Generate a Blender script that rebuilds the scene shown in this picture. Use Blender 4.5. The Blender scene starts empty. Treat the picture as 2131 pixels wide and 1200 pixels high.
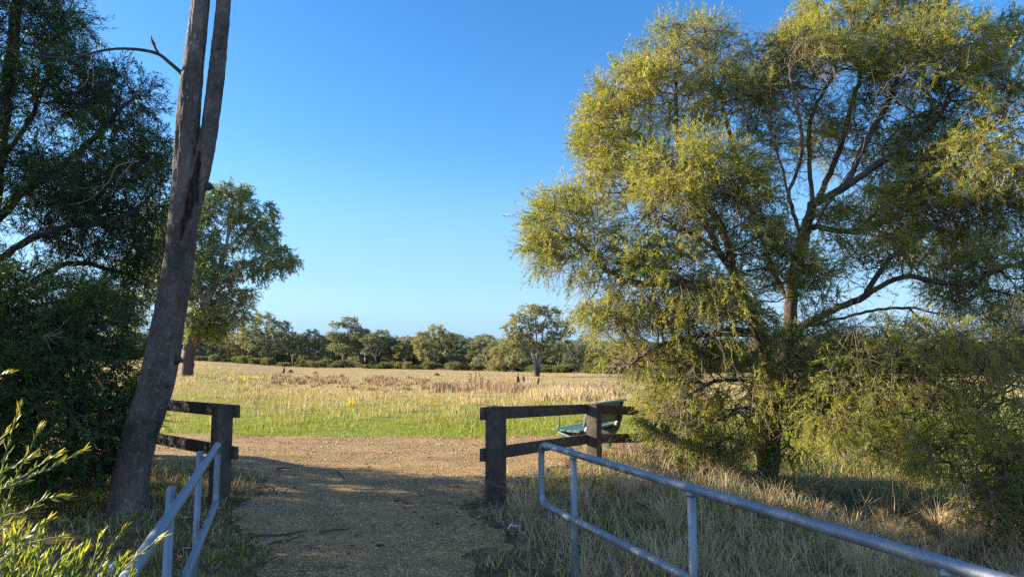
import bpy, bmesh, math, random
import numpy as np
from mathutils import Vector, Matrix

rng = np.random.default_rng(7)
random.seed(7)
scene = bpy.context.scene
COL = scene.collection

# ------------------------------------------------------------------ camera model
F_PX, CX, CY = 1450.0, 1065.5, 600.0
EYE = np.array([0.0, 0.0, 1.6])
PITCH = math.atan(148.0 / F_PX)
cp, sp = math.cos(PITCH), math.sin(PITCH)


def P(u, v, Y):
    """world point seen at photo pixel (u, v), Y metres ahead"""
    x = (u - CX) / F_PX
    y = -(v - CY) / F_PX
    d = np.array([x, cp - y * sp, sp + y * cp])
    return EYE + d * (Y / d[1])


def sm(x):
    x = np.clip(x, 0.0, 1.0)
    return x * x * (3 - 2 * x)


def vnoise(x, y, seed=0):
    """smooth value noise in 0..1"""
    x = np.asarray(x, float); y = np.asarray(y, float)
    xi = np.floor(x).astype(np.int64); yi = np.floor(y).astype(np.int64)
    fx = x - xi; fy = y - yi
    fx = fx * fx * (3 - 2 * fx); fy = fy * fy * (3 - 2 * fy)
    def hsh(a, b):
        h = (a * 374761393 + b * 668265263 + seed * 974634777) & 0x7fffffff
        h = ((h ^ (h >> 13)) * 1274126177) & 0x7fffffff
        return ((h ^ (h >> 16)) & 0xffff) / 65535.0
    return (hsh(xi, yi) * (1 - fx) + hsh(xi + 1, yi) * fx) * (1 - fy) + (hsh(xi, yi + 1) * (1 - fx) + hsh(xi + 1, yi + 1) * fx) * fy


def fbm(x, y, seed=0, octv=4):
    t, a, n_ = 0.0, 1.0, 0.0
    for i in range(octv):
        t = t + a * vnoise(x * 2 ** i + 17.3 * i, y * 2 ** i - 9.1 * i, seed + i)
        n_ += a; a *= .55
    return t / n_


def hgt(X, Y):
    """terrain height"""
    X = np.asarray(X, float)
    Y = np.asarray(Y, float)
    a = np.clip(X / np.maximum(Y, 8.0), -0.8, 0.8)
    left = sm((-a - 0.30) / 0.16)
    h = sm((Y - 20) / 60) * (-1.2 + 1.6 * left)
    h = h + 1.5 * sm((Y - 150) / 110)
    # bank falling away to the right of the path
    h = h - 0.42 * sm((X - 0.9 - 0.05 * Y) / 3.2) * sm((17 - Y) / 5)
    h = h - .17 * np.exp(-((X - 4.55 - .06 * (Y - 8)) / .62) ** 2) * sm((Y - 5.6) / 1.2) * sm((10.9 - Y) / 1.2)
    h = h - 0.5 * sm((-X - 4.6) / 3.0) * sm((7.0 - Y) / 4)
    und = 0.03 * np.sin(X * 0.9 + 1.3 * np.sin(Y * .31)) * np.sin(Y * 0.7 + 0.6) + 0.05 * np.sin(X * .23 + 2) * np.sin(Y * .17 + X * .05)
    h = h + und * np.clip((np.abs(X + 1.4) - 1.0) / 2 + np.clip((Y - 14) / 8, 0, 1), 0, 1)
    return h


def ground_px(u, v, y0=4.0, y1=400.0):
    """world point where the ray through a photo pixel meets the terrain"""
    Y = np.geomspace(y0, y1, 1500)
    d = P(u, v, 1.0) - EYE
    below = EYE[2] + d[2] * Y <= hgt(d[0] * Y, Y)
    Y = Y[int(below.argmax())] if below.any() else y1
    return np.array([d[0] * Y, Y, float(hgt(d[0] * Y, Y))])


# ------------------------------------------------------------------ scene helpers
def tag(o, label=None, cat=None, group=None, kind=None):
    if label: o['label'] = label
    if cat: o['category'] = cat
    if group: o['group'] = group
    if kind: o['kind'] = kind
    return o


def thing(name, label, cat, loc=(0, 0, 0), rotz=0.0, group=None):
    o = bpy.data.objects.new(name, None)
    o.empty_display_size = 0.2
    COL.objects.link(o)
    o.location = loc
    o.rotation_euler = (0, 0, rotz)
    return tag(o, label, cat, group)


class MB:
    """collects vertices / faces with a per-vertex tint, builds ONE mesh object"""

    def __init__(self):
        self.v, self.q, self.t, self.tint, self.n = [], [], [], [], 0

    def add(self, verts, quads=None, tris=None, tint=0.5):
        verts = np.asarray(verts, float).reshape(-1, 3)
        self.v.append(verts)
        if quads is not None and len(quads):
            self.q.append(np.asarray(quads, int).reshape(-1, 4) + self.n)
        if tris is not None and len(tris):
            self.t.append(np.asarray(tris, int).reshape(-1, 3) + self.n)
        t = np.asarray(tint, float)
        self.tint.append(np.full(len(verts), float(t)) if t.ndim == 0 else t.reshape(-1))
        self.n += len(verts)
        return self

    def box(self, c, size, R=None, tint=0.5, bevel=0.0):
        c = np.asarray(c, float)
        s = np.asarray(size, float) / 2
        bm = bmesh.new()
        bmesh.ops.create_cube(bm, size=1.0)
        for v in bm.verts:
            v.co = Vector((v.co.x * 2 * s[0], v.co.y * 2 * s[1], v.co.z * 2 * s[2]))
        if bevel > 0:
            bmesh.ops.bevel(bm, geom=list(bm.edges), offset=bevel, segments=2, profile=0.6, affect='EDGES')
        return self.from_bm(bm, c, R, tint)

    def from_bm(self, bm, c=(0, 0, 0), R=None, tint=0.5):
        c = np.asarray(c, float)
        bm.verts.index_update()
        vv = np.array([v.co[:] for v in bm.verts])
        if R is not None:
            vv = vv @ np.asarray(R).T
        q, t = [], []
        for f in bm.faces:
            ids = [v.index for v in f.verts]
            if len(ids) == 4: q.append(ids)
            elif len(ids) == 3: t.append(ids)
            else:
                for i in range(1, len(ids) - 1): t.append([ids[0], ids[i], ids[i + 1]])
        bm.free()
        return self.add(vv + c, q, t, tint)

    def tube(self, pts, rad, n=10, caps=True, tint=0.5, ripple=0.0, rp=None):
        pts = np.asarray(pts, float)
        m = len(pts)
        rad = np.full(m, rad, float) if np.ndim(rad) == 0 else np.asarray(rad, float)
        T = np.gradient(pts, axis=0)
        T /= np.linalg.norm(T, axis=1)[:, None] + 1e-12
        ref = np.array([0.0, 0, 1]) if abs(T[0, 2]) < 0.9 else np.array([1.0, 0, 0])
        N = np.cross(T[0], ref); N /= np.linalg.norm(N)
        ang = np.linspace(0, 2 * np.pi, n, endpoint=False)
        V = np.zeros((m, n, 3))
        for i in range(m):
            N = N - T[i] * np.dot(N, T[i]); N /= np.linalg.norm(N)
            B = np.cross(T[i], N)
            rr = rad[i] * np.ones(n)
            if ripple:
                rr = rr * (1 + ripple * np.sin(3 * ang + i * 0.13 + 1) * np.sin(i * .21) + ripple * .7 * np.sin(5 * ang - i * .07)
                           + ripple * .5 * rng.normal(size=n))
            V[i] = pts[i] + rr[:, None] * (np.cos(ang)[:, None] * N + np.sin(ang)[:, None] * B)
        i = np.arange(m - 1)[:, None] * n
        j = np.arange(n)[None, :]
        q = np.stack([i + j, i + (j + 1) % n, i + n + (j + 1) % n, i + n + j], -1).reshape(-1, 4)
        V = V.reshape(-1, 3)
        tris = []
        if caps:
            V = np.vstack([V, pts[0], pts[-1]])
            a, b = m * n, m * n + 1
            for k in range(n):
                tris.append([a, (k + 1) % n, k])
                tris.append([b, (m - 1) * n + k, (m - 1) * n + (k + 1) % n])
        return self.add(V, q, tris, tint)

    def segs(self, A, B, ra, rb, n=4, tint=0.5):
        """many separate tapered segments at once"""
        A = np.asarray(A); B = np.asarray(B)
        M = len(A)
        if M == 0: return self
        D = B - A
        D = D / (np.linalg.norm(D, axis=1)[:, None] + 1e-9)
        ref = np.where(np.abs(D[:, 2:3]) < 0.9, np.array([[0., 0, 1]]), np.array([[1., 0, 0]]))
        N = np.cross(D, ref); N /= np.linalg.norm(N, axis=1)[:, None] + 1e-9
        Bn = np.cross(D, N)
        ang = np.linspace(0, 2 * np.pi, n, endpoint=False)
        off = np.cos(ang)[None, :, None] * N[:, None] + np.sin(ang)[None, :, None] * Bn[:, None]
        VA = A[:, None] + off * np.asarray(ra)[:, None, None]
        VB = B[:, None] + off * np.asarray(rb)[:, None, None]
        V = np.concatenate([VA, VB], 1).reshape(-1, 3)
        b = np.arange(M)[:, None] * 2 * n
        j = np.arange(n)[None]
        q = np.stack([b + j, b + (j + 1) % n, b + n + (j + 1) % n, b + n + j], -1).reshape(-1, 4)
        t = np.asarray(tint, float)
        if t.ndim: t = np.repeat(t, 2 * n)
        return self.add(V, q, None, t)

    def leaves(self, pos, d, L, W, tint):
        """rhombic leaves: base pos, direction d"""
        M = len(pos)
        if M == 0: return self
        r = rng.normal(size=(M, 3))
        s = np.cross(d, r); s /= np.linalg.norm(s, axis=1)[:, None] + 1e-9
        L = np.asarray(L)[:, None]; W = np.asarray(W)[:, None]
        nrm = np.cross(d, s)
        V = np.stack([pos, pos + d * L * .45 + s * W * .5 + nrm * L * .03, pos + d * L - nrm * L * .08, pos + d * L * .45 - s * W * .5 + nrm * L * .03], 1).reshape(-1, 3)
        q = np.arange(M * 4).reshape(-1, 4)
        return self.add(V, q, None, np.repeat(np.asarray(tint, float), 4))

    def blades(self, pos, H, lean, az, W, tint, curve=1.0):
        """grass blades of two quads each"""
        M = len(pos)
        if M == 0: return self
        H = np.asarray(H)[:, None]; W = np.asarray(W)[:, None]
        la = np.stack([np.cos(az), np.sin(az), np.zeros(M)], 1)
        b = rng.uniform(0, 2 * np.pi, M)
        s = np.stack([np.cos(b), np.sin(b), np.zeros(M)], 1)
        le = np.asarray(lean)[:, None]
        up = np.array([[0, 0, 1.0]])
        m = pos + up * H * .55 * np.cos(le * .5) + la * H * .55 * np.sin(le * .5)
        e = m + up * H * .5 * np.cos(le * 1.5) + la * H * .5 * np.sin(le * 1.5) * curve
        V = np.stack([pos - s * W * .5, pos + s * W * .5, m + s * W * .4, m - s * W * .4, e + s * W * .08, e - s * W * .08], 1).reshape(-1, 3)
        o = np.arange(M)[:, None] * 6
        q = np.concatenate([o + np.array([[0, 1, 2, 3]]), o + np.array([[3, 2, 4, 5]])], 0)
        return self.add(V, q, None, np.repeat(np.asarray(tint, float), 6))

    def build(self, name, mat, parent=None, smooth=False, origin=None):
        V = np.concatenate(self.v) if self.v else np.zeros((0, 3))
        if origin is not None: V = V - np.asarray(origin)
        Q = np.concatenate(self.q) if self.q else np.zeros((0, 4), int)
        T = np.concatenate(self.t) if self.t else np.zeros((0, 3), int)
        me = bpy.data.meshes.new(name)
        me.vertices.add(len(V))
        me.vertices.foreach_set('co', V.astype(np.float32).ravel())
        loops = np.concatenate([Q.ravel(), T.ravel()])
        me.loops.add(len(loops))
        me.loops.foreach_set('vertex_index', loops.astype(np.int32))
        nf = len(Q) + len(T)
        me.polygons.add(nf)
        st = np.concatenate([np.arange(len(Q)) * 4, len(Q) * 4 + np.arange(len(T)) * 3])
        tot = np.concatenate([np.full(len(Q), 4), np.full(len(T), 3)])
        me.polygons.foreach_set('loop_start', st.astype(np.int32))
        me.polygons.foreach_set('loop_total', tot.astype(np.int32))
        if smooth: me.polygons.foreach_set('use_smooth', np.ones(nf, bool))
        at = me.attributes.new('tint', 'FLOAT', 'POINT')
        at.data.foreach_set('value', np.concatenate(self.tint).astype(np.float32))
        me.update(calc_edges=True)
        me.validate()
        me.materials.append(mat)
        o = bpy.data.objects.new(name, me)
        COL.objects.link(o)
        if parent is not None: o.parent = parent
        return o


# ------------------------------------------------------------------ materials
def new_mat(name):
    m = bpy.data.materials.new(name)
    m.use_nodes = True
    nt = m.node_tree
    nt.nodes.clear()
    out = nt.nodes.new('ShaderNodeOutputMaterial')
    return m, nt, out


def N(nt, typ, **kw):
    n = nt.nodes.new('ShaderNode' + typ)
    for k, v in kw.items():
        if k.startswith('i_'):
            key = k[2:]
            key = int(key) if key.isdigit() else key.replace('_', ' ')
            n.inputs[key].default_value = v
        else:
            setattr(n, k, v)
    return n


def ramp(nt, stops, interp='LINEAR'):
    r = nt.nodes.new('ShaderNodeValToRGB')
    r.color_ramp.interpolation = interp
    e = r.color_ramp.elements
    while len(e) < len(stops): e.new(0.5)
    for el, (p, c) in zip(e, stops):
        el.position = p
        el.color = (c[0], c[1], c[2], 1)
    return r


def leaf_mat(name, stops, trans=0.4, rough=0.5, objvar=0.0, tw=1.4, spec=0.35, tb=.45):
    m, nt, out = new_mat(name)
    a = N(nt, 'Attribute', attribute_name='tint')
    src = a.outputs['Fac']
    if objvar:
        oi = N(nt, 'ObjectInfo')
        mm = N(nt, 'Math', operation='MULTIPLY_ADD')
        nt.links.new(oi.outputs['Random'], mm.inputs[0]); mm.inputs[1].default_value = objvar
        nt.links.new(src, mm.inputs[2])
        s2 = N(nt, 'Math', operation='SUBTRACT'); nt.links.new(mm.outputs[0], s2.inputs[0]); s2.inputs[1].default_value = objvar / 2
        src = s2.outputs[0]
    r = ramp(nt, stops)
    nt.links.new(src, r.inputs[0])
    p = N(nt, 'BsdfPrincipled', i_Roughness=rough)
    p.inputs['Specular IOR Level'].default_value = spec
    nt.links.new(r.outputs[0], p.inputs['Base Color'])
    t = N(nt, 'BsdfTranslucent')
    mx = N(nt, 'Mix', data_type='RGBA', blend_type='MULTIPLY')
    mx.inputs[0].default_value = 1.0
    nt.links.new(r.outputs[0], mx.inputs[6]); mx.inputs[7].default_value = (tw * 1.1, tw, tw * tb, 1)
    nt.links.new(mx.outputs[2], t.inputs[0])
    s = N(nt, 'MixShader'); s.inputs[0].default_value = trans
    nt.links.new(p.outputs[0], s.inputs[1]); nt.links.new(t.outputs[0], s.inputs[2])
    nt.links.new(s.outputs[0], out.inputs[0])
    return m


def solid_mat(name, c1, c2, scale=6.0, stretch=(1, 1, 1), rough=0.8, bump=0.3, bscale=40.0, metallic=0.0, c3=None, spec=0.3, rvar=0.0, bdist=0.01, detail=6):
    m, nt, out = new_mat(name)
    tc = N(nt, 'TexCoord')
    mp = N(nt, 'Mapping'); mp.inputs['Scale'].default_value = stretch
    nt.links.new(tc.outputs['Object'], mp.inputs[0])
    n1 = N(nt, 'TexNoise', i_Scale=scale, i_Detail=detail, i_Roughness=0.65)
    nt.links.new(mp.outputs[0], n1.inputs['Vector'])
    st = [(0.3, c1), (0.7, c2)] if c3 is None else [(0.28, c1), (0.55, c2), (0.72, c3)]
    r = ramp(nt, st); nt.links.new(n1.outputs[0], r.inputs[0])
    p = N(nt, 'BsdfPrincipled', i_Roughness=rough, i_Metallic=metallic)
    p.inputs['Specular IOR Level'].default_value = spec
    nt.links.new(r.outputs[0], p.inputs['Base Color'])
    n2 = N(nt, 'TexNoise', i_Scale=bscale, i_Detail=5, i_Roughness=0.7)
    nt.links.new(mp.outputs[0], n2.inputs['Vector'])
    if rvar:
        mr = N(nt, 'MapRange'); nt.links.new(n1.outputs[0], mr.inputs[0])
        mr.inputs[1].default_value = .3; mr.inputs[2].default_value = .7
        mr.inputs[3].default_value = rough - rvar; mr.inputs[4].default_value = rough + rvar
        nt.links.new(mr.outputs[0], p.inputs['Roughness'])
    b = N(nt, 'Bump', i_Strength=bump, i_Distance=bdist)
    nt.links.new(n2.outputs[0], b.inputs['Height'])
    nt.links.new(b.outputs[0], p.inputs['Normal'])
    nt.links.new(p.outputs[0], out.inputs[0])
    return m


M = {}
M['leaf_olive'] = leaf_mat('olive_leaf', [(0, (.065, .11, .022)), (.3, (.135, .175, .028)), (.6, (.24, .245, .038)), (.85, (.345, .315, .052)), (1, (.34, .27, .072))], .5)
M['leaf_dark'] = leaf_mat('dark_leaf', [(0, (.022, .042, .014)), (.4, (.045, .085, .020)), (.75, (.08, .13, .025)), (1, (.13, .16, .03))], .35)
M['leaf_near'] = leaf_mat('shrub_leaf', [(0, (.04, .09, .02)), (.4, (.11, .17, .03)), (.75, (.36, .33, .04)), (.9, (.50, .36, .05)), (1, (.42, .22, .10))], .45)
M['leaf_gum'] = leaf_mat('gum_leaf', [(0, (.075, .12, .07)), (.4, (.13, .185, .095)), (.75, (.21, .235, .06)), (1, (.32, .28, .035))], .4)
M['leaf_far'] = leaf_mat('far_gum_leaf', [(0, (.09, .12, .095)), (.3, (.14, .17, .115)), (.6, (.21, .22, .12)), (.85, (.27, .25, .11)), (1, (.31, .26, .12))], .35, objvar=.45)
M['leaf_bush'] = leaf_mat('far_bush_leaf', [(0, (.06, .08, .04)), (.5, (.12, .14, .055)), (1, (.22, .20, .08))], .3, objvar=.5)
M['grass'] = leaf_mat('grass_blade', [(0, (.035, .06, .014)), (.22, (.16, .22, .02)), (.40, (.28, .285, .03)), (.55, (.31, .25, .09)), (.75, (.44, .335, .185)), (.9, (.49, .385, .245)), (1, (.235, .155, .10))], .3, rough=.6, tw=1.1, spec=.2, tb=.55)
M['litter'] = leaf_mat('dead_leaf', [(0, (.07, .045, .03)), (.4, (.16, .10, .06)), (.7, (.27, .18, .11)), (1, (.42, .36, .30))], .1, rough=.7, spec=.2)
M['stone'] = leaf_mat('pebble', [(0, (.13, .088, .052)), (.35, (.31, .205, .10)), (.7, (.46, .325, .165)), (1, (.59, .47, .32))], .0, rough=.85, spec=.2)
M['bark_tree'] = solid_mat('brown_bark', (.030, .022, .016), (.095, .07, .052), 9, (1, 1, .25), .9, .9, 26, bdist=.04, c3=(.17, .13, .10))
M['twig'] = solid_mat('grey_twig', (.10, .075, .05), (.25, .19, .13), 3, rough=.85, bump=.2)
M['bark_dark'] = solid_mat('dark_bark', (.03, .024, .02), (.09, .072, .06), 9, (1, 1, .3), .9, .8, 26, bdist=.03)
M['bark_gum'] = solid_mat('pale_gum_bark', (.13, .10, .08), (.40, .35, .30), 1.3, (1, 1, .35), .8, .3, 12)
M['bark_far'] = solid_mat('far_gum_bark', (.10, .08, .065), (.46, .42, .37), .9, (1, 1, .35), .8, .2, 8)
M['wood'] = solid_mat('weathered_timber', (.034, .025, .017), (.070, .052, .036), 7, (1, 1, 1), .85, .7, 45, bdist=.008, c3=(.12, .092, .066))
M['bench_green'] = solid_mat('green_painted_slats', (.05, .105, .085), (.085, .155, .125), 8, rough=.5, bump=.1, spec=.5)
M['bench_metal'] = solid_mat('green_painted_metal', (.03, .05, .042), (.05, .075, .06), 9, rough=.5, bump=.1, spec=.5)
M['roo'] = solid_mat('grey_brown_fur', (.03, .022, .016), (.065, .048, .035), 9, rough=.95, bump=.3)
M['stalk'] = solid_mat('dead_stalk', (.07, .048, .035), (.14, .10, .07), 9, rough=.9, bump=.3)
M['charcoal'] = solid_mat('charred_wound', (.008, .006, .006), (.035, .024, .018), 14, (1, 1, .3), .95, .9, 30, bdist=.03, c3=(.09, .055, .035))
M['driftbark'] = solid_mat('pale_dry_bark', (.34, .29, .25), (.55, .5, .45), 14, rough=.9, bump=.5)

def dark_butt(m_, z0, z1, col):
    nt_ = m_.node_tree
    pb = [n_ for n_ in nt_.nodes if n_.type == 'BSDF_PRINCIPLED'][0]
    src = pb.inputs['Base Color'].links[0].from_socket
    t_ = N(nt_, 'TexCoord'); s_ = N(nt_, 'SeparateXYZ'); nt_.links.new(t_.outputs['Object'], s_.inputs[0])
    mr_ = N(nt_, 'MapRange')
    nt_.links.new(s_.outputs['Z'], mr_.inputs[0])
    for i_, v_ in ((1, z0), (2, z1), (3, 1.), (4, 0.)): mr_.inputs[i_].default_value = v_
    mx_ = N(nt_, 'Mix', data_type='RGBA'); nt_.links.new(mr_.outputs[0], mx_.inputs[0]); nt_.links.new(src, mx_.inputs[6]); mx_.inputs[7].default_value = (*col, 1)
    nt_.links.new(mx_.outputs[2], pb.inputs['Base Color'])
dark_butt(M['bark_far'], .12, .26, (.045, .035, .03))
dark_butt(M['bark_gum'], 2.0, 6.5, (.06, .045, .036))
# trunk bark of the tall forked stem: grey brown with scaly plates and pale lichen spots
m, nt, out = new_mat('scaly_grey_bark')
tc = N(nt, 'TexCoord')
mp = N(nt, 'Mapping'); mp.inputs['Scale'].default_value = (1, 1, .38)
nt.links.new(tc.outputs['Object'], mp.inputs[0])
n1 = N(nt, 'TexNoise', i_Scale=5, i_Detail=8, i_Roughness=.7); nt.links.new(mp.outputs[0], n1.inputs['Vector'])
r1 = ramp(nt, [(.28, (.04, .032, .026)), (.5, (.125, .102, .084)), (.75, (.225, .19, .16))]); nt.links.new(n1.outputs[0], r1.inputs[0])
vo = N(nt, 'TexVoronoi', i_Scale=38, feature='F1'); nt.links.new(mp.outputs[0], vo.inputs['Vector'])
n3 = N(nt, 'TexNoise', i_Scale=24, i_Detail=4, i_Roughness=.6); nt.links.new(tc.outputs['Object'], n3.inputs['Vector'])
r3 = ramp(nt, [(.60, (0, 0, 0)), (.68, (1, 1, 1))]); nt.links.new(n3.outputs[0], r3.inputs[0])
mx = N(nt, 'Mix', data_type='RGBA'); nt.links.new(r3.outputs[0], mx.inputs[0])
nt.links.new(r1.outputs[0], mx.inputs[6]); mx.inputs[7].default_value = (.24, .22, .195, 1)
aw = N(nt, 'Attribute', attribute_name='tint')
nw = N(nt, 'TexNoise', i_Scale=30, i_Detail=6, i_Roughness=.7); nt.links.new(mp.outputs[0], nw.inputs['Vector'])
rw = ramp(nt, [(.35, (.006, .005, .005)), (.55, (.03, .02, .015)), (.72, (.10, .06, .04))]); nt.links.new(nw.outputs[0], rw.inputs[0])
mw = N(nt, 'Mix', data_type='RGBA'); nt.links.new(aw.outputs['Fac'], mw.inputs[0]); nt.links.new(mx.outputs[2], mw.inputs[6]); nt.links.new(rw.outputs[0], mw.inputs[7])
n6 = N(nt, 'TexNoise', i_Scale=1.6, i_Detail=5, i_Roughness=.7); nt.links.new(tc.outputs['Object'], n6.inputs['Vector'])
r6 = ramp(nt, [(.35, (.55, .52, .5)), (.6, (1.1, 1.05, 1.0))]); nt.links.new(n6.outputs[0], r6.inputs[0])
m6 = N(nt, 'Mix', data_type='RGBA', blend_type='MULTIPLY'); m6.inputs[0].default_value = 1; nt.links.new(mw.outputs[2], m6.inputs[6]); nt.links.new(r6.outputs[0], m6.inputs[7])
p = N(nt, 'BsdfPrincipled', i_Roughness=.9); p.inputs['Specular IOR Level'].default_value = .2
nt.links.new(m6.outputs[2], p.inputs['Base Color'])
ad = N(nt, 'Math', operation='ADD'); nt.links.new(vo.outputs[0], ad.inputs[0])
n4 = N(nt, 'TexNoise', i_Scale=50, i_Detail=6, i_Roughness=.75); nt.links.new(mp.outputs[0], n4.inputs['Vector']); nt.links.new(n4.outputs[0], ad.inputs[1])
b = N(nt, 'Bump', i_Strength=.9, i_Distance=.02); nt.links.new(ad.outputs[0], b.inputs['Height']); nt.links.new(b.outputs[0], p.inputs['Normal'])
nt.links.new(p.outputs[0], out.inputs[0])
M['bark_pole'] = m

# galvanised steel: spangle, dull patches
m, nt, out = new_mat('galvanised_steel')
tc = N(nt, 'TexCoord')
n1 = N(nt, 'TexNoise', i_Scale=7, i_Detail=6, i_Roughness=.7); nt.links.new(tc.outputs['Object'], n1.inputs['Vector'])
vo = N(nt, 'TexVoronoi', i_Scale=70); nt.links.new(tc.outputs['Object'], vo.inputs['Vector'])
r1 = ramp(nt, [(.25, (.15, .18, .21)), (.6, (.235, .27, .305)), (.8, (.32, .35, .38))]); nt.links.new(n1.outputs[0], r1.inputs[0])
mx = N(nt, 'Mix', data_type='RGBA', blend_type='MULTIPLY'); mx.inputs[0].default_value = .10
nt.links.new(r1.outputs[0], mx.inputs[6]); nt.links.new(vo.outputs['Color'], mx.inputs[7])
nr = N(nt, 'TexNoise', i_Scale=18, i_Detail=6, i_Roughness=.75); nt.links.new(tc.outputs['Object'], nr.inputs['Vector'])
rr0 = ramp(nt, [(.62, (0, 0, 0)), (.74, (.7, .7, .7))]); nt.links.new(nr.outputs[0], rr0.inputs[0])
mxr = N(nt, 'Mix', data_type='RGBA'); nt.links.new(rr0.outputs[0], mxr.inputs[0]); nt.links.new(mx.outputs[2], mxr.inputs[6]); mxr.inputs[7].default_value = (.13, .11, .10, 1)
p = N(nt, 'BsdfPrincipled', i_Metallic=.7)
nt.links.new(mxr.outputs[2], p.inputs['Base Color'])
mr = N(nt, 'MapRange'); nt.links.new(n1.outputs[0], mr.inputs[0])
for i, val in ((1, .3), (2, .7), (3, .50), (4, .72)): mr.inputs[i].default_value = val
nt.links.new(mr.outputs[0], p.inputs['Roughness'])
n2 = N(nt, 'TexNoise', i_Scale=90, i_Detail=3); nt.links.new(tc.outputs['Object'], n2.inputs['Vector'])
b = N(nt, 'Bump', i_Strength=.05, i_Distance=.002); nt.links.new(n2.outputs[0], b.inputs['Height']); nt.links.new(b.outputs[0], p.inputs['Normal'])
nt.links.new(p.outputs[0], out.inputs[0])
M['steel'] = m


def noise_of(nt, tc, scale, detail=5, rough=.6, stretch=None, off=None):
    n = N(nt, 'TexNoise', i_Scale=scale, i_Detail=detail, i_Roughness=rough)
    if stretch is not None:
        mp = N(nt, 'Mapping'); mp.inputs['Scale'].default_value = stretch
        nt.links.new(tc.outputs['Object'], mp.inputs[0]); nt.links.new(mp.outputs[0], n.inputs['Vector'])
    else:
        nt.links.new(tc.outputs['Object'], n.inputs['Vector'])
    return n


# soil and turf
m, nt, out = new_mat('soil_and_turf')
tc = N(nt, 'TexCoord')
sx = N(nt, 'SeparateXYZ'); nt.links.new(tc.outputs['Object'], sx.inputs[0])
nA = noise_of(nt, tc, .35, 6, .65)
nB = noise_of(nt, tc, 3.5, 6, .7)
nC = noise_of(nt, tc, .06, 4, .6, (1, 2.2, 1))
yy = N(nt, 'Math', operation='MULTIPLY_ADD'); nt.links.new(nA.outputs[0], yy.inputs[0]); yy.inputs[1].default_value = 9.0; nt.links.new(sx.outputs['Y'], yy.inputs[2])
mr = N(nt, 'MapRange'); nt.links.new(yy.outputs[0], mr.inputs[0])
for i, val in ((1, 23.), (2, 44.), (3, 0.), (4, 1.)): mr.inputs[i].default_value = val
green = ramp(nt, [(.3, (.08, .10, .016)), (.55, (.20, .225, .03)), (.75, (.30, .27, .06))]); nt.links.new(nB.outputs[0], green.inputs[0])
straw = ramp(nt, [(.25, (.17, .125, .05)), (.5, (.33, .235, .11)), (.72, (.42, .30, .16))]); nt.links.new(nB.outputs[0], straw.inputs[0])
mx = N(nt, 'Mix', data_type='RGBA'); nt.links.new(mr.outputs[0], mx.inputs[0]); nt.links.new(green.outputs[0], mx.inputs[6]); nt.links.new(straw.outputs[0], mx.inputs[7])
# greener patches far out
gp = ramp(nt, [(.52, (0, 0, 0)), (.66, (.65, .65, .65))]); nt.links.new(nC.outputs[0], gp.inputs[0])
mx2 = N(nt, 'Mix', data_type='RGBA'); nt.links.new(gp.outputs[0], mx2.inputs[0]); nt.links.new(mx.outputs[2], mx2.inputs[6]); mx2.inputs[7].default_value = (.20, .19, .05, 1)
# near verge: dry thatch and soil
mrn = N(nt, 'MapRange'); nt.links.new(sx.outputs['Y'], mrn.inputs[0])
for i, val in ((1, 11.), (2, 15.), (3, 1.), (4, 0.)): mrn.inputs[i].default_value = val
thatch = ramp(nt, [(.3, (.05, .042, .022)), (.5, (.12, .09, .045)), (.7, (.24, .175, .09))]); nt.links.new(nB.outputs[0], thatch.inputs[0])
mx3 = N(nt, 'Mix', data_type='RGBA'); nt.links.new(mrn.outputs[0], mx3.inputs[0]); nt.links.new(mx2.outputs[2], mx3.inputs[6]); nt.links.new(thatch.outputs[0], mx3.inputs[7])
p = N(nt, 'BsdfPrincipled', i_Roughness=.95); p.inputs['Specular IOR Level'].default_value = .1
nt.links.new(mx3.outputs[2], p.inputs['Base Color'])
nD = noise_of(nt, tc, 14, 6, .75)
b = N(nt, 'Bump', i_Strength=.8, i_Distance=.12); nt.links.new(nD.outputs[0], b.inputs['Height']); nt.links.new(b.outputs[0], p.inputs['Normal'])
nt.links.new(p.outputs[0], out.inputs[0])
M['ground'] = m

# gravel
m, nt, out = new_mat('orange_brown_gravel')
tc = N(nt, 'TexCoord')
v1 = N(nt, 'TexVoronoi', i_Scale=85); nt.links.new(tc.outputs['Object'], v1.inputs['Vector'])
v2 = N(nt, 'TexVoronoi', i_Scale=23); nt.links.new(tc.outputs['Object'], v2.inputs['Vector'])
sc = N(nt, 'SeparateColor'); nt.links.new(v1.outputs['Color'], sc.inputs[0])
r1 = ramp(nt, [(0, (.15, .098, .052)), (.4, (.35, .225, .10)), (.75, (.48, .32, .145)), (1, (.57, .44, .26))]); nt.links.new(sc.outputs[0], r1.inputs[0])
nA = noise_of(nt, tc, 1.1, 7, .7, (.45, 1.9, 1))
r2 = ramp(nt, [(.3, (.55, .53, .52)), (.5, (1, .96, .90)), (.72, (1.25, 1.02, .80))]); nt.links.new(nA.outputs[0], r2.inputs[0])
mx = N(nt, 'Mix', data_type='RGBA', blend_type='MULTIPLY'); mx.inputs[0].default_value = 1.0
nt.links.new(r1.outputs[0], mx.inputs[6]); nt.links.new(r2.outputs[0], mx.inputs[7])
nG = noise_of(nt, tc, 1.7, 7, .75)
rg = ramp(nt, [(.50, (0, 0, 0)), (.66, (.8, .8, .8))]); nt.links.new(nG.outputs[0], rg.inputs[0])
mxg = N(nt, 'Mix', data_type='RGBA'); nt.links.new(rg.outputs[0], mxg.inputs[0]); nt.links.new(mx.outputs[2], mxg.inputs[6]); mxg.inputs[7].default_value = (.19, .155, .065, 1)
p = N(nt, 'BsdfPrincipled', i_Roughness=.92); p.inputs['Specular IOR Level'].default_value = .15
nt.links.new(mxg.outputs[2], p.inputs['Base Color'])
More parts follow.
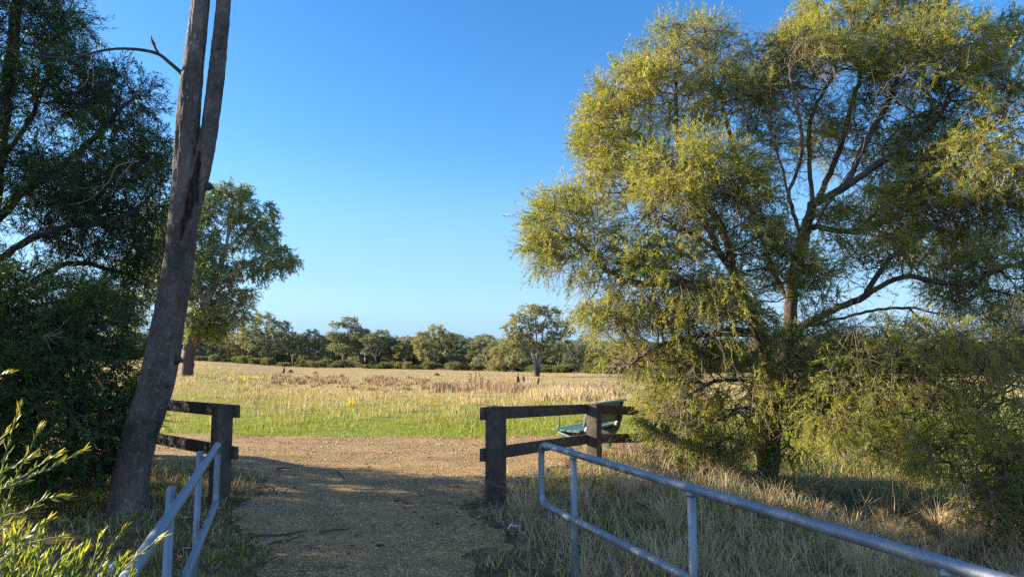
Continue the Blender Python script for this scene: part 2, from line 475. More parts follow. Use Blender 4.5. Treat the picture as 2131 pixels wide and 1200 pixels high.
ad = N(nt, 'Math', operation='ADD'); nt.links.new(v1.outputs[0], ad.inputs[0]); nt.links.new(v2.outputs[0], ad.inputs[1])
nD = noise_of(nt, tc, 9, 7, .75); ad2 = N(nt, 'Math', operation='ADD'); nt.links.new(ad.outputs[0], ad2.inputs[0]); nt.links.new(nD.outputs[0], ad2.inputs[1])
b = N(nt, 'Bump', i_Strength=1.0, i_Distance=.02); nt.links.new(ad2.outputs[0], b.inputs['Height']); nt.links.new(b.outputs[0], p.inputs['Normal'])
nt.links.new(p.outputs[0], out.inputs[0])
M['gravel'] = m

# ------------------------------------------------------------------ light and sky
SUN_AZ = math.radians(82)      # left of straight ahead
SUN_EL = math.radians(16.5)
sun_dir = np.array([-math.sin(SUN_AZ) * math.cos(SUN_EL), math.cos(SUN_AZ) * math.cos(SUN_EL), math.sin(SUN_EL)])
sl = bpy.data.lights.new('sun', 'SUN')
sl.energy = 5.0
sl.angle = math.radians(.5)
sl.color = (1.0, .89, .71)
so = bpy.data.objects.new('sun', sl)
COL.objects.link(so)
so.rotation_euler = Vector(sun_dir).to_track_quat('Z', 'Y').to_euler()

w = bpy.data.worlds.new('World')
scene.world = w
w.use_nodes = True
nt = w.node_tree
nt.nodes.clear()
sky = nt.nodes.new('ShaderNodeTexSky')
sky.sky_type = 'NISHITA'
sky.sun_disc = False
sky.sun_elevation = SUN_EL
sky.sun_rotation = -SUN_AZ
sky.air_density = 1.0
sky.dust_density = .35
sky.ozone_density = 3.0
hs = nt.nodes.new('ShaderNodeHueSaturation')
hs.inputs['Saturation'].default_value = 1.25
tint = N(nt, 'Mix', data_type='RGBA', blend_type='MULTIPLY')
tint.inputs[0].default_value = 1.0
tint.inputs[7].default_value = (1.14, 1.16, 1.27, 1)
# clear winter haze near the horizon: pale cyan instead of straw yellow
tcw = N(nt, 'TexCoord')
sz = N(nt, 'SeparateXYZ'); nt.links.new(tcw.outputs['Generated'], sz.inputs[0])
hz = ramp(nt, [(0.0, (1, 1, 1)), (.10, (.62, .62, .62)), (.30, (0, 0, 0))], 'EASE')
nt.links.new(sz.outputs['Z'], hz.inputs[0])
mxs = N(nt, 'Mix', data_type='RGBA')
nt.links.new(hz.outputs[0], mxs.inputs[0])
mxs.inputs[7].default_value = (1.62, 2.85, 4.5, 1)
bg = nt.nodes.new('ShaderNodeBackground')
bg.inputs[1].default_value = .062
ow = nt.nodes.new('ShaderNodeOutputWorld')
nt.links.new(sky.outputs[0], hs.inputs['Color'])
nt.links.new(hs.outputs[0], tint.inputs[6])
nt.links.new(tint.outputs[2], mxs.inputs[6])
# added fill light: extra brightness in the unseen sky behind the viewer, lifts the shade
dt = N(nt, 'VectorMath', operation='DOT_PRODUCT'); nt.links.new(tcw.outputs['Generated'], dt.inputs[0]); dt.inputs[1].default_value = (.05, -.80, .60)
sky_fill = ramp(nt, [(.30, (0, 0, 0)), (.80, (1.45, 1.7, 2.5))], 'EASE'); nt.links.new(dt.outputs['Value'], sky_fill.inputs[0])
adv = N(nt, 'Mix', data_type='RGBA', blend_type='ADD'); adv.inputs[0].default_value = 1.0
nt.links.new(mxs.outputs[2], adv.inputs[6]); nt.links.new(sky_fill.outputs[0], adv.inputs[7])
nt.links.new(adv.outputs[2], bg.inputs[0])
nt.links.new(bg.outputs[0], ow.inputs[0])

cam = bpy.data.cameras.new('camera')
cam.sensor_width = 36
cam.lens = F_PX / 2131 * 36
cam.clip_start = .05
cam.clip_end = 5000
co = bpy.data.objects.new('camera', cam)
COL.objects.link(co)
co.location = EYE
co.rotation_euler = (math.pi / 2 + PITCH, 0, 0)
scene.camera = co
scene.view_settings.view_transform = 'Standard'
scene.view_settings.look = 'None'
scene.view_settings.exposure = 1.98
scene.view_settings.gamma = 1
scene.cycles.max_bounces = 8
scene.cycles.diffuse_bounces = 3
scene.cycles.transmission_bounces = 4
scene.cycles.use_denoising = False
scene.cycles.sample_clamp_indirect = 4

# ------------------------------------------------------------------ ground
def grid_lines():
    ys = np.concatenate([np.arange(-14, 4, 1.0), np.arange(4, 20, .22), 20 * (1.035 ** np.arange(0, 112))])
    t = np.linspace(-1, 1, 201)
    xs = np.sinh(t * 4.6) / np.sinh(4.6) * 700
    return xs, ys

xs, ys = grid_lines()
GX, GY = np.meshgrid(xs, ys)
Z = hgt(GX, GY)
g = MB()
nx, ny = len(xs), len(ys)
i = np.arange(ny - 1)[:, None] * nx
j = np.arange(nx - 1)[None]
g.add(np.stack([GX, GY, Z], -1).reshape(-1, 3), np.stack([i + j, i + j + 1, i + nx + j + 1, i + nx + j], -1).reshape(-1, 4))
tag(g.build('ground', M['ground'], smooth=True), 'grassy ground of verge and paddock', 'ground', kind='structure')


def path_edges(Y):
    """left and right edge of the gravel at distance Y"""
    l = np.interp(Y, [-6, 5, 7.5, 9.6, 10.8, 11.4, 11.8, 60], [2.3 - .3, -1.75, -2.75, -3.5, -4.6, -9, -60, -60])
    r = np.interp(Y, [-6, 5, 7.5, 9.2, 10.4, 11.2, 11.8, 60], [3.9, -.12, -.45, -.15, .45, 5, 60, 60])
    return l, r


def gravel_inside(X, Y):
    """signed metres inside the gravel (negative outside)"""
    l, r = path_edges(Y)
    w = .16 * np.sin(Y * 2.1 + X * .6) + .11 * np.sin(X * 2.7 + 1) + .07 * np.sin(X * 6.1 + Y * 4.3) + .05 * np.sin(X * 13 - Y * 9)
    dd = np.minimum(np.minimum(X - l, r - X), 14.75 - Y)
    dd = np.minimum(dd, Y - (11.0 + .9 * np.maximum(X - .9, 0)) + np.where(X < .9, 9 * sm((.9 - X) / .5), 0))
    return dd + w * np.where(Y > 13, .7, 1.0)


def gravel_mesh(name, x0, x1, nxx, y0, y1, nyy, label, cond):
    X, Y = np.meshgrid(np.linspace(x0, x1, nxx), np.linspace(y0, y1, nyy))
    d = gravel_inside(X, Y)
    z = hgt(X, Y) + .014 * sm(d / .15 + .5) - .05 * sm(-d / .25) + .006 * np.sin(X * 3 + Y) * np.sin(Y * 2.3)
    keep = (d > -.3) & cond(X, Y)
    i = np.arange(nyy - 1)[:, None] * nxx
    j = np.arange(nxx - 1)[None]
    q = np.stack([i + j, i + j + 1, i + nxx + j + 1, i + nxx + j], -1)
    k = keep[:-1, :-1] & keep[1:, 1:] & keep[:-1, 1:] & keep[1:, :-1]
    mb = MB().add(np.stack([X, Y, z], -1).reshape(-1, 3), q[k].reshape(-1, 4))
    o = mb.build(name, M['gravel'], smooth=True)
    return tag(o, label, 'road' if 'road' in name else 'path', kind='structure')

gravel_mesh('gravel_road', -60, 60, 601, 10.9, 15.4, 60, 'orange gravel road crossing beyond the fences', lambda X, Y: Y > 10.8)
gravel_mesh('gravel_path', -7, 6, 131, -6, 10.98, 171, 'gravel footpath leading between the handrails', lambda X, Y: Y < 11.0)

# ------------------------------------------------------------------ loose stones and litter on the gravel
def scatter(n, x0, x1, y0, y1, power=1.0):
    """positions denser towards y0"""
    u = rng.random(n) ** power
    Y = y0 + (y1 - y0) * u
    X = rng.uniform(x0, x1, n)
    return X, Y

X, Y = scatter(70000, -7, 4, 4.0, 15, 1.5)
d = gravel_inside(X, Y)
k = d > .0
X, Y = X[k], Y[k]
n = len(X)
s = rng.uniform(.003, .0075, n) * (1 + .05 * Y)
s[rng.random(n) < .03] *= 1.8
base = np.stack([X, Y, hgt(X, Y) + .014], 1)
oct_ = np.array([[1, 0, 0], [0, 1, 0], [-1, 0, 0], [0, -1, 0], [0, 0, .75]])
jit = 1 + .35 * rng.normal(size=(n, 5, 1)).clip(-1.5, 1.5)
rot = rng.uniform(0, 6.28, n)
c_, s_ = np.cos(rot), np.sin(rot)
R = np.zeros((n, 3, 3)); R[:, 0, 0] = c_; R[:, 0, 1] = -s_; R[:, 1, 0] = s_; R[:, 1, 1] = c_; R[:, 2, 2] = 1
V = np.einsum('nij,nkj->nki', R, oct_[None] * jit) * s[:, None, None] + base[:, None]
tr = np.array([[0, 1, 4], [1, 2, 4], [2, 3, 4], [3, 0, 4]])
mb = MB().add(V.reshape(-1, 3), None, (np.arange(n)[:, None, None] * 5 + tr[None]).reshape(-1, 3), np.repeat(rng.random(n) ** 1.2, 5))
tag(mb.build('pebbles', M['stone']), 'loose pebbles scattered over the gravel', 'pebbles', kind='stuff')

X, Y = scatter(30000, -7, 6, 4.0, 14.5, 1.4)
d = gravel_inside(X, Y)
k = (rng.random(len(X)) < np.where(d > .5, .28, .9) * np.clip(fbm(X * 1.3, Y * 1.3, 5) * 3 - .9, .1, 1)) & (d > -1.2)
X, Y = X[k], Y[k]
n = len(X)
pos = np.stack([X, Y, hgt(X, Y) + rng.uniform(.018, .04, n)], 1)
az = rng.uniform(0, 6.28, n)
dr = np.stack([np.cos(az), np.sin(az), rng.normal(0, .18, n)], 1)
dr /= np.linalg.norm(dr, axis=1)[:, None]
mb = MB().leaves(pos, dr, rng.uniform(.03, .10, n), rng.uniform(.006, .018, n), rng.random(n) ** 1.3)
tag(mb.build('leaf_litter', M['litter']), 'fallen gum leaves and bark flakes on the path', 'leaf litter', kind='stuff')

# ------------------------------------------------------------------ grass
def px_to_u(X, Y):
    return CX + F_PX * X / Y

# verge grass near the path (short green and dry blades, clumped)
def clump_field(X, Y, f, ph=0.0):
    return np.clip((fbm(X * f * .45 + ph * 31, Y * f * .45 - ph * 17, int(ph * 10) + 3, 3) - .5) * 2.3 + .5, 0, 1)


def verge(n, xr, yr, ph, dry, hs=1.0):
    X, Y = scatter(n, xr[0], xr[1], yr[0], yr[1], 1.35)
    d = gravel_inside(X, Y)
    c = clump_field(X, Y, 2.6, ph) * .6 + clump_field(X, Y, 7.3, ph + 1) * .4
    p_ = np.where(d < -.12, .10 + .95 * c ** 1.3, np.where(d < .45, (.25 * c ** 2) * np.clip(1 - d * 1.6, 0, 1), .012 * (c > .7)))
    k = rng.random(n) < p_
    X, Y, c, d = X[k], Y[k], c[k], d[k]
    n = len(X)
    big = clump_field(X, Y, 1.1, ph + 2)
    t_dry = rng.random(n) < np.clip(dry + 1.1 * (big - .5), .05, .97)
    tint = np.where(t_dry, rng.normal(.72, .13, n), rng.normal(.22, .10, n)).clip(0, .95)
    H = rng.gamma(4, .028, n) * (1 + .8 * big) * np.where(d > -.1, .5, 1) * np.where(t_dry, 1.25, .9)
    H = (H * hs).clip(.02, .4)
    lean = rng.normal(.6, .4, n) + np.where(t_dry, .4, 0)
    return np.stack([X, Y, hgt(X, Y) - .005], 1), H, lean.clip(.05, 1.5), rng.uniform(0, 6.28, n), rng.uniform(.003, .007, n) * (1 + .04 * Y), tint

mb = MB()
mb.blades(*verge(90000, (-8.5, -1.2), (4.0, 11.3), .3, .66, .55))
tag(mb.build('verge_grass', M['grass']), 'shaded short grass beside the leaning trunk', 'grass', kind='stuff')
mb = MB()
mb.blades(*verge(190000, (-2.0, 10.5), (3.2, 14.3), 1.9, .92, .62))
# long dry stalks leaning about
X = rng.uniform(-.2, 9, 9000); Y = 3.6 + 10 * rng.random(9000) ** 1.3
k = (gravel_inside(X, Y) < -.15) & (rng.random(9000) < clump_field(X, Y, 1.9, .4) ** 1.5)
X, Y = X[k], Y[k]; n = len(X)
mb.blades(np.stack([X, Y, hgt(X, Y)], 1), rng.uniform(.25, .62, n), rng.uniform(.1, 1.25, n), rng.uniform(0, 6.28, n), rng.uniform(.003, .006, n), rng.normal(.8, .08, n).clip(.5, .95))
for _ in range(70):
    x0 = rng.uniform(-.3, 7.5); y0 = 4.2 + 8.5 * rng.random() ** 1.2
    if gravel_inside(np.array([x0]), np.array([y0]))[0] > -.3: continue
    m_ = int(rng.integers(40, 90)); az = rng.uniform(0, 6.28, m_); rr = np.abs(rng.normal(0, .06, m_))
    x, y = x0 + rr * np.cos(az), y0 + rr * np.sin(az)
    mb.blades(np.stack([x, y, hgt(x, y)], 1), rng.uniform(.22, .55, m_), rng.uniform(.35, 1.35, m_), az + rng.normal(0, .4, m_), rng.uniform(.004, .008, m_), rng.normal(.82, .07, m_).clip(.6, .95), 1.2)
tag(mb.build('dry_bank_grass', M['grass']), 'tangled dry and green grass on the bank under the big tree', 'grass', kind='stuff')

# paddock: green strip by the road, then straw
mb = MB()
n = 260000
Yl = np.exp(rng.uniform(np.log(14.6), np.log(230), n))
A = rng.uniform(-.95, .95, n)
X = A * Yl + rng.normal(0, .3, n)
Y = Yl
d = 14.75 - Y
c1 = clump_field(X, Y, .55, .2); c2 = clump_field(X, Y, 2.1, 1.1); c3 = clump_field(X, Y, .13, 2.2)
green_p = np.clip(1.05 - (Y - 17.5 + 6 * (c1 - .5) + 4 * (c2 - .5)) / 20, .0, 1)
green_p = np.maximum(green_p, np.where(c3 > .60, .6, np.where(c1 > .72, .45, .06)) * np.clip(1.4 - Y / 120, 0, 1))
left = sm((-A - .28) / .12)
green_p = np.maximum(green_p, left * .75 * np.clip(1.6 - Y / 80, 0, 1))
isg = rng.random(n) < green_p
k = rng.random(n) < np.where(isg, .25 + .55 * c2, .15 + .85 * c2 * (.4 + .6 * c1))
X, Y, isg, c1, c2, c3 = (q[k] for q in (X, Y, isg, c1, c2, c3))
n = len(X)
tint = np.where(isg, rng.normal(.32, .07, n) + .12 * np.clip((Y - 18) / 14, 0, 1), rng.normal(.72, .08, n) + .22 * (c3 - .5) + .14 * (c2 - .5)).clip(.08, .93)
H = np.where(isg, rng.gamma(4, .022, n) * (.7 + .7 * c2), rng.gamma(4, .028, n) * (.35 + 1.0 * c1)).clip(.03, .42)
H *= np.clip(.55 + Y / 60, .55, 1.35)
W = (.0035 + .00058 * Y)
mb.blades(np.stack([X, Y, hgt(X, Y) - .01], 1), H, rng.uniform(.1, .9, n), rng.uniform(0, 6.28, n), W * rng.uniform(.7, 1.4, n), tint)
tag(mb.build('paddock_grass', M['grass']), 'green to straw coloured grass across the open paddock', 'grass', kind='stuff')

# low weeds and grass creeping over the road edge and the middle of the gravel
mb = MB()
X = rng.uniform(-12, 2.5, 40000); Y = rng.uniform(9.0, 15.0, 40000)
d = gravel_inside(X, Y)
f_ = fbm(X * 1.1, Y * 2.2, 77, 4)
k = (d > -.1) & (rng.random(40000) < np.where(d < .35, .55 * np.clip(1 - d / .4, 0, 1), 0) * (Y > 13) + np.clip((f_ - .56) * 5, 0, .5))
X, Y = X[k], Y[k]; n = len(X)
mb.blades(np.stack([X, Y, hgt(X, Y) + .006], 1), rng.gamma(3, .012, n).clip(.012, .10), rng.uniform(.3, 1.2, n), rng.uniform(0, 6.28, n), rng.uniform(.006, .011, n), np.where(rng.random(n) < .6, rng.normal(.38, .07, n), rng.normal(.7, .1, n)).clip(.1, .9))
tag(mb.build('road_weeds', M['grass']), 'sparse low weeds growing through the gravel', 'weeds', kind='stuff')

# straw tussocks
mb = MB()
def tussocks(nt_, yr, tmean, hm, per, wf=1.0, spread=.16, ar=(-.8, .8), tsd=.07):
    Yc = np.exp(rng.uniform(np.log(yr[0]), np.log(yr[1]), nt_))
    Xc = rng.uniform(ar[0], ar[1], nt_) * Yc
    for x, y in zip(Xc, Yc):
        sc_ = rng.uniform(.6, 1.5)
        m_ = int(per * rng.uniform(.6, 1.3))
        ang = rng.uniform(0, 6.28, m_); rr = np.abs(rng.normal(0, spread * sc_, m_))
        px_, py_ = x + rr * np.cos(ang) * 1.5, y + rr * np.sin(ang)
        mb.blades(np.stack([px_, py_, hgt(px_, py_)], 1), rng.uniform(.5, 1.2, m_) * hm * sc_, rng.uniform(.05, .75, m_), ang, np.full(m_, (.004 + .0005 * y) * wf), rng.normal(tmean + rng.normal(0, .05), tsd, m_).clip(0, 1))
tussocks(420, (22, 110), .80, .25, 42)
tussocks(150, (17, 40), .58, .20, 36)
tussocks(60, (20, 60), .93, .32, 40)
tag(mb.build('straw_tussocks', M['grass']), 'pale straw tussocks dotted through the paddock', 'grass', kind='stuff')

# rust brown dock weeds in bands
mb = MB()
def weed_patch(u0, u1, v0, v1, nt_, hm, tmean=.985):
    for _ in range(nt_):
        p_ = ground_px(rng.uniform(u0, u1), rng.uniform(v0, v1), 16, 200)
        m_ = 34
        ang = rng.uniform(0, 6.28, m_); rr = np.abs(rng.normal(0, .22, m_))
        x, y = p_[0] + rr * np.cos(ang) * 1.6, p_[1] + rr * np.sin(ang)
        mb.blades(np.stack([x, y, hgt(x, y)], 1), rng.uniform(.4, 1.2, m_) * hm, rng.uniform(.02, .55, m_), ang, np.full(m_, .008 + .0009 * p_[1]), rng.normal(tmean, .03, m_).clip(.8, 1))
weed_patch(560, 720, 782, 800, 60, .55)
weed_patch(760, 890, 786, 804, 45, .55)
weed_patch(900, 1100, 802, 818, 55, .55)
weed_patch(1120, 1300, 806, 826, 45, .5)
weed_patch(640, 1000, 798, 815, 40, .4, .95)
weed_patch(1120, 1260, 812, 836, 40, .5, .88)
tag(mb.build('dock_weeds', M['grass']), 'rust brown dead dock weeds in patches on the paddock', 'weeds', kind='stuff')
mb = MB()
def flower_patch(u, v, su, sv, n_):
    for _ in range(n_):
        p_ = ground_px(u + rng.normal(0, su), v + rng.normal(0, sv), 16, 200)
        m_ = 14
        ang = rng.uniform(0, 6.28, m_); rr = np.abs(rng.normal(0, .12, m_))
        x, y = p_[0] + rr * np.cos(ang) * 1.5, p_[1] + rr * np.sin(ang)
        mb.blades(np.stack([x, y, hgt(x, y)], 1), rng.uniform(.1, .3, m_), rng.uniform(.1, .9, m_), ang, np.full(m_, .006 + .0006 * p_[1]), rng.normal(.80, .06, m_))
flower_patch(525, 787, 14, 1.5, 30)
flower_patch(732, 843, 8, 1.5, 5)
tag(mb.build('golden_weeds', M['leaf_near']), 'low golden yellow weed patches in the paddock grass', 'weeds', kind='stuff')


# ------------------------------------------------------------------ tree skeletons
def resample(pts, step):
    pts = np.asarray(pts, float)
    # Catmull-Rom smoothing
    out_ = []
    for i in range(len(pts) - 1):
        p0 = pts[max(i - 1, 0)]; p1 = pts[i]; p2 = pts[i + 1]; p3 = pts[min(i + 2, len(pts) - 1)]
        n_ = max(1, int(np.ceil(np.linalg.norm(p2 - p1) / step)))
        for t in np.arange(n_) / n_:
            out_.append(.5 * (2 * p1 + (p2 - p0) * t + (2 * p0 - 5 * p1 + 4 * p2 - p3) * t * t + (3 * p1 - p0 - 3 * p2 + p3) * t ** 3))
    out_.append(pts[-1])
    return np.array(out_)


def grow(limbs, attr, step, kill, maxit=120, jitter=.25, trop=(0, 0, 0)):
    nodes, par = [], []
    for li, limb in enumerate(limbs):
        pts = resample(limb, step)
        if li == 0:
            last = -1
        else:
            nn = np.array(nodes)
            last = int(np.argmin(np.linalg.norm(nn - pts[0], axis=1)))
            pts = pts[1:]
        for p_ in pts:
            if last >= 0: p_ = p_ + rng.normal(0, step * .07, 3)
            nodes.append(p_); par.append(last); last = len(nodes) - 1
    nodes = list(nodes)
    attr = np.asarray(attr, float)
    alive = np.ones(len(attr), bool)
    nn = np.array(nodes)
    best = np.full(len(attr), 1e9); bi = np.zeros(len(attr), int)
    def upd(new, start):
        for s0 in range(0, len(new), 400):
            blk = new[s0:s0 + 400]
            D = np.linalg.norm(attr[:, None] - blk[None], axis=2)
            j_ = D.argmin(1); dm = D[np.arange(len(attr)), j_]
            b_ = dm < best
            best[b_] = dm[b_]; bi[b_] = j_[b_] + start + s0
    upd(nn, 0)
    trop = np.asarray(trop, float)
    for it in range(maxit):
        alive &= best > kill
        if not alive.any(): break
        ids = np.nonzero(alive)[0]
        d = attr[ids] - np.array(nodes)[bi[ids]]
        d /= np.linalg.norm(d, axis=1)[:, None] + 1e-9
        acc = {}
        for k_, b_ in enumerate(bi[ids]):
            if b_ in acc: acc[b_] += d[k_]
            else: acc[b_] = d[k_].copy()
        new = []
        for b_, v_ in acc.items():
            v_ = v_ / (np.linalg.norm(v_) + 1e-9) + rng.normal(0, jitter, 3) + trop
            v_ /= np.linalg.norm(v_)
            new.append(nodes[b_] + v_ * step); par.append(b_)
        start = len(nodes)
        nodes.extend(new)
        upd(np.array(new), start)
        if len(nodes) > 30000: break
    return np.array(nodes), np.array(par)


def radii(nodes, par, r0, rmax, e=2.3):
    n_ = len(nodes)
    acc = np.zeros(n_)
    for i in range(n_ - 1, -1, -1):
        if acc[i] == 0: acc[i] = r0 ** e
        if par[i] >= 0: acc[par[i]] += acc[i]
    r = acc ** (1 / e)
    if r[0] > 0:
        s_ = math.log(rmax / r0) / math.log(max(r[0] / r0, 1.001))
        r = r0 * (r / r0) ** s_
    return r


def limb_mesh(mb, nodes, par, r, nbig=8):
    """branch chains swept as smooth tubes; thin ends as 4-sided segments"""
    n_ = len(nodes)
    kids = [[] for _ in range(n_)]
    for i in range(n_):
        if par[i] >= 0: kids[par[i]].append(i)
    thr = max(r[0] * .09, r.min() * 1.8)
    done = np.zeros(n_, bool)
    stack = [0]
    while stack:
        s0 = stack.pop()
        chain = ([par[s0]] if par[s0] >= 0 else []) + [s0]
        rr = ([min(r[par[s0]], r[s0] * 1.25)] if par[s0] >= 0 else []) + [r[s0]]
        c_ = s0
        done[c_] = True
        while kids[c_]:
            ks = sorted(kids[c_], key=lambda q: -r[q])
            nxt = ks[0]
            for q in ks[1:]:
                if r[q] > thr: stack.append(q)
            if r[nxt] <= thr: break
            c_ = nxt; done[c_] = True
            chain.append(c_); rr.append(r[c_])
        if len(chain) > 1:
            mb.tube(nodes[chain], rr, n=nbig if max(rr) > .04 else 5, caps=False, ripple=.05 if max(rr) > .05 else 0)
    idx = np.nonzero((~done) & (par >= 0))[0]
    mb.segs(nodes[par[idx]], nodes[idx], np.minimum(r[par[idx]], r[idx] * 1.4), r[idx], 4)


def tips_of(nodes, par, depth):
    """nodes within `depth` of a branch tip, and branch directions"""
    n_ = len(nodes)
    hd = np.zeros(n_, int)
    for i in range(n_ - 1, 0, -1):
        if par[i] >= 0: hd[par[i]] = max(hd[par[i]], hd[i] + 1)
    d = np.zeros((n_, 3)); ok = par >= 0
    d[ok] = nodes[ok] - nodes[par[ok]]
    d /= np.linalg.norm(d, axis=1)[:, None] + 1e-9
    k = np.nonzero((hd <= depth) & ok)[0]
    return k, d, hd


def unit(v):
    return v / (np.linalg.norm(v, axis=-1, keepdims=True) + 1e-9)


def sprays(wood, crown, base, dirs, per, length, nleaf, leafL, leafW, tint0, spread=.8, bias=(0, 0, 0), droop=.0, tintsd=.1, tip_boost=.15, wr=.0022, leaf_from=.2):
    """leafy twiglets: thin curved twigs carrying narrow leaves"""
    B = np.repeat(base, per, 0); D = np.repeat(dirs, per, 0)
    t0 = np.repeat(tint0, per) + rng.normal(0, tintsd, len(B))
    D = unit(D + rng.normal(0, spread, D.shape) + np.asarray(bias))
    L = length * rng.uniform(.6, 1.35, len(B))
    g = np.array([0, 0, -1.0]) * droop
    p1 = B + D * L[:, None] * .5
    D2 = unit(D + g + rng.normal(0, .22, D.shape))
    p2 = p1 + D2 * L[:, None] * .5
    if wood is not None:
        wood.segs(B, p1, np.full(len(B), wr * 1.3), np.full(len(B), wr), 3)
        wood.segs(p1, p2, np.full(len(B), wr), np.full(len(B), wr * .6), 3)
    if crown is None: return
    m_ = len(B)
    t = np.tile(np.linspace(leaf_from, 1, nleaf), m_) + rng.normal(0, .03, m_ * nleaf)
    t = t.clip(0, 1)
    r_ = np.repeat(np.arange(m_), nleaf)
    lo = t < .5
    pos = np.where(lo[:, None], B[r_] + (p1 - B)[r_] * (t * 2)[:, None], p1[r_] + (p2 - p1)[r_] * (t * 2 - 1)[:, None])
    tan = np.where(lo[:, None], D[r_], D2[r_])
    rad = unit(np.cross(tan, rng.normal(size=tan.shape)))
    ld = unit(tan * rng.uniform(.5, 1.3, (len(t), 1)) + rad * rng.uniform(.5, 1.0, (len(t), 1)))
    crown.leaves(pos, ld, leafL * rng.uniform(.65, 1.3, len(t)), leafW * rng.uniform(.7, 1.3, len(t)),
                 (t0[r_] + tip_boost * (t - .5) + rng.normal(0, .06, len(t))).clip(0, 1))


def ell(u, v, ru, rv, Y, dY, n_, hollow=.25):
    """points inside an ellipsoid given by its place and size in the photo and its distance"""
    c_ = P(u, v, Y)
    s_ = Y / F_PX
    q = unit(rng.normal(size=(n_, 3))) * (hollow + (1 - hollow) * rng.random((n_, 1)) ** .6)
    return c_ + q * np.array([ru * s_, dY, rv * s_])


def above_ground(a, mn):
    return a[a[:, 2] > hgt(a[:, 0], a[:, 1]) + mn]


# ------------------------------------------------------------------ the large weeping tree on the right
YT = 11.5
base = P(1598, 985, YT); base[2] = hgt(base[0], base[1]) - .05
def L(*a):
    return [P(u, v, YT + dy) for (u, v, dy) in a]
limbs = [
    [base, *L((1602, 900, 0), (1612, 800, 0), (1640, 700, .1), (1650, 600, .1), (1668, 500, .2), (1690, 425, .3), (1684, 340, .3), (1690, 240, .4), (1740, 150, .4))],
    L((1668, 500, .2), (1640, 405, -.2), (1622, 330, -.3), (1595, 250, -.4)),
    L((1690, 425, .3), (1760, 388, .2), (1840, 330, .0), (1920, 270, -.2), (1980, 210, -.3)),
    L((1700, 420, .3), (1740, 330, .8), (1770, 230, 1.0), (1800, 120, 1.0)),
    L((1640, 695, .1), (1720, 652, -.3), (1800, 615, -.7), (1880, 575, -1.0), (1980, 590, -1.2), (2080, 560, -1.3)),
    L((1680, 680, -.1), (1790, 652, .3), (1890, 640, .5), (1990, 660, .7)),
    L((1612, 790, 0), (1578, 690, -.3), (1540, 600, -.6), (1500, 530, -.8), (1430, 480, -.9), (1370, 450, -1.0)),
    L((1545, 605, -.6), (1440, 588, -.8), (1330, 590, -.8), (1260, 560, -.7), (1200, 500, -.6)),
    L((1530, 580, -.6), (1500, 470, .2), (1440, 390, .5), (1370, 310, .6), (1290, 260, .6)),
    L((1450, 400, .5), (1410, 300, .7), (1408, 180, .8)),
    L((1580, 690, -.3), (1450, 700, -.9), (1370, 720, -1.2), (1310, 760, -1.3)),
    L((1612, 800, 0), (1500, 790, -.9), (1420, 830, -1.5)),
    L((1625, 745, 0), (1710, 736, -.2), (1790, 760, -.5), (1850, 790, -.8)),
    L((1610, 830, 0), (1710, 820, -.6), (1810, 850, -1.2), (1900, 900, -1.6), (1960, 960, -1.8)),
    L((1890, 640, .5), (2000, 720, .0), (2100, 700, -.3), (2200, 690, -.4)),
    L((1605, 880, 0), (1560, 850, -.6), (1500, 870, -1.1)),
    L((1645, 640, .1), (1600, 540, .4), (1560, 430, .7), (1530, 320, .8), (1500, 210, .9)),
    L((1655, 560, .2), (1690, 480, -.5), (1740, 400, -.8), (1790, 320, -1.0), (1820, 230, -1.0)),
    L((1640, 405, -.2), (1668, 320, -.5), (1660, 230, -.6), (1640, 140, -.4)),
    L((1760, 388, .2), (1800, 300, .1), (1850, 210, .2), (1880, 130, .2)),
    L((1840, 330, .0), (1930, 330, -.5), (2020, 300, -.8), (2080, 240, -.9)),
    L((1690, 470, .2), (1780, 480, .5), (1880, 440, .7), (1970, 380, .6)),
    L((1800, 615, -.7), (1850, 540, -.8), (1930, 480, -.9), (2020, 420, -1.0)),
    L((1500, 530, -.8), (1440, 400, -1.0), (1420, 330, -1.1)),
    L((1440, 390, .5), (1360, 370, .3), (1290, 400, .2)),
    L((1612, 790, 0), (1640, 760, -.7), (1650, 860, -1.2), (1640, 920, -1.2)),
    L((1578, 690, -.3), (1500, 690, -1.2), (1440, 770, -1.6), (1410, 860, -1.8)),
    L((1850, 790, -.8), (1950, 800, -1.3), (2040, 860, -1.6), (2090, 960, -1.8)),
]
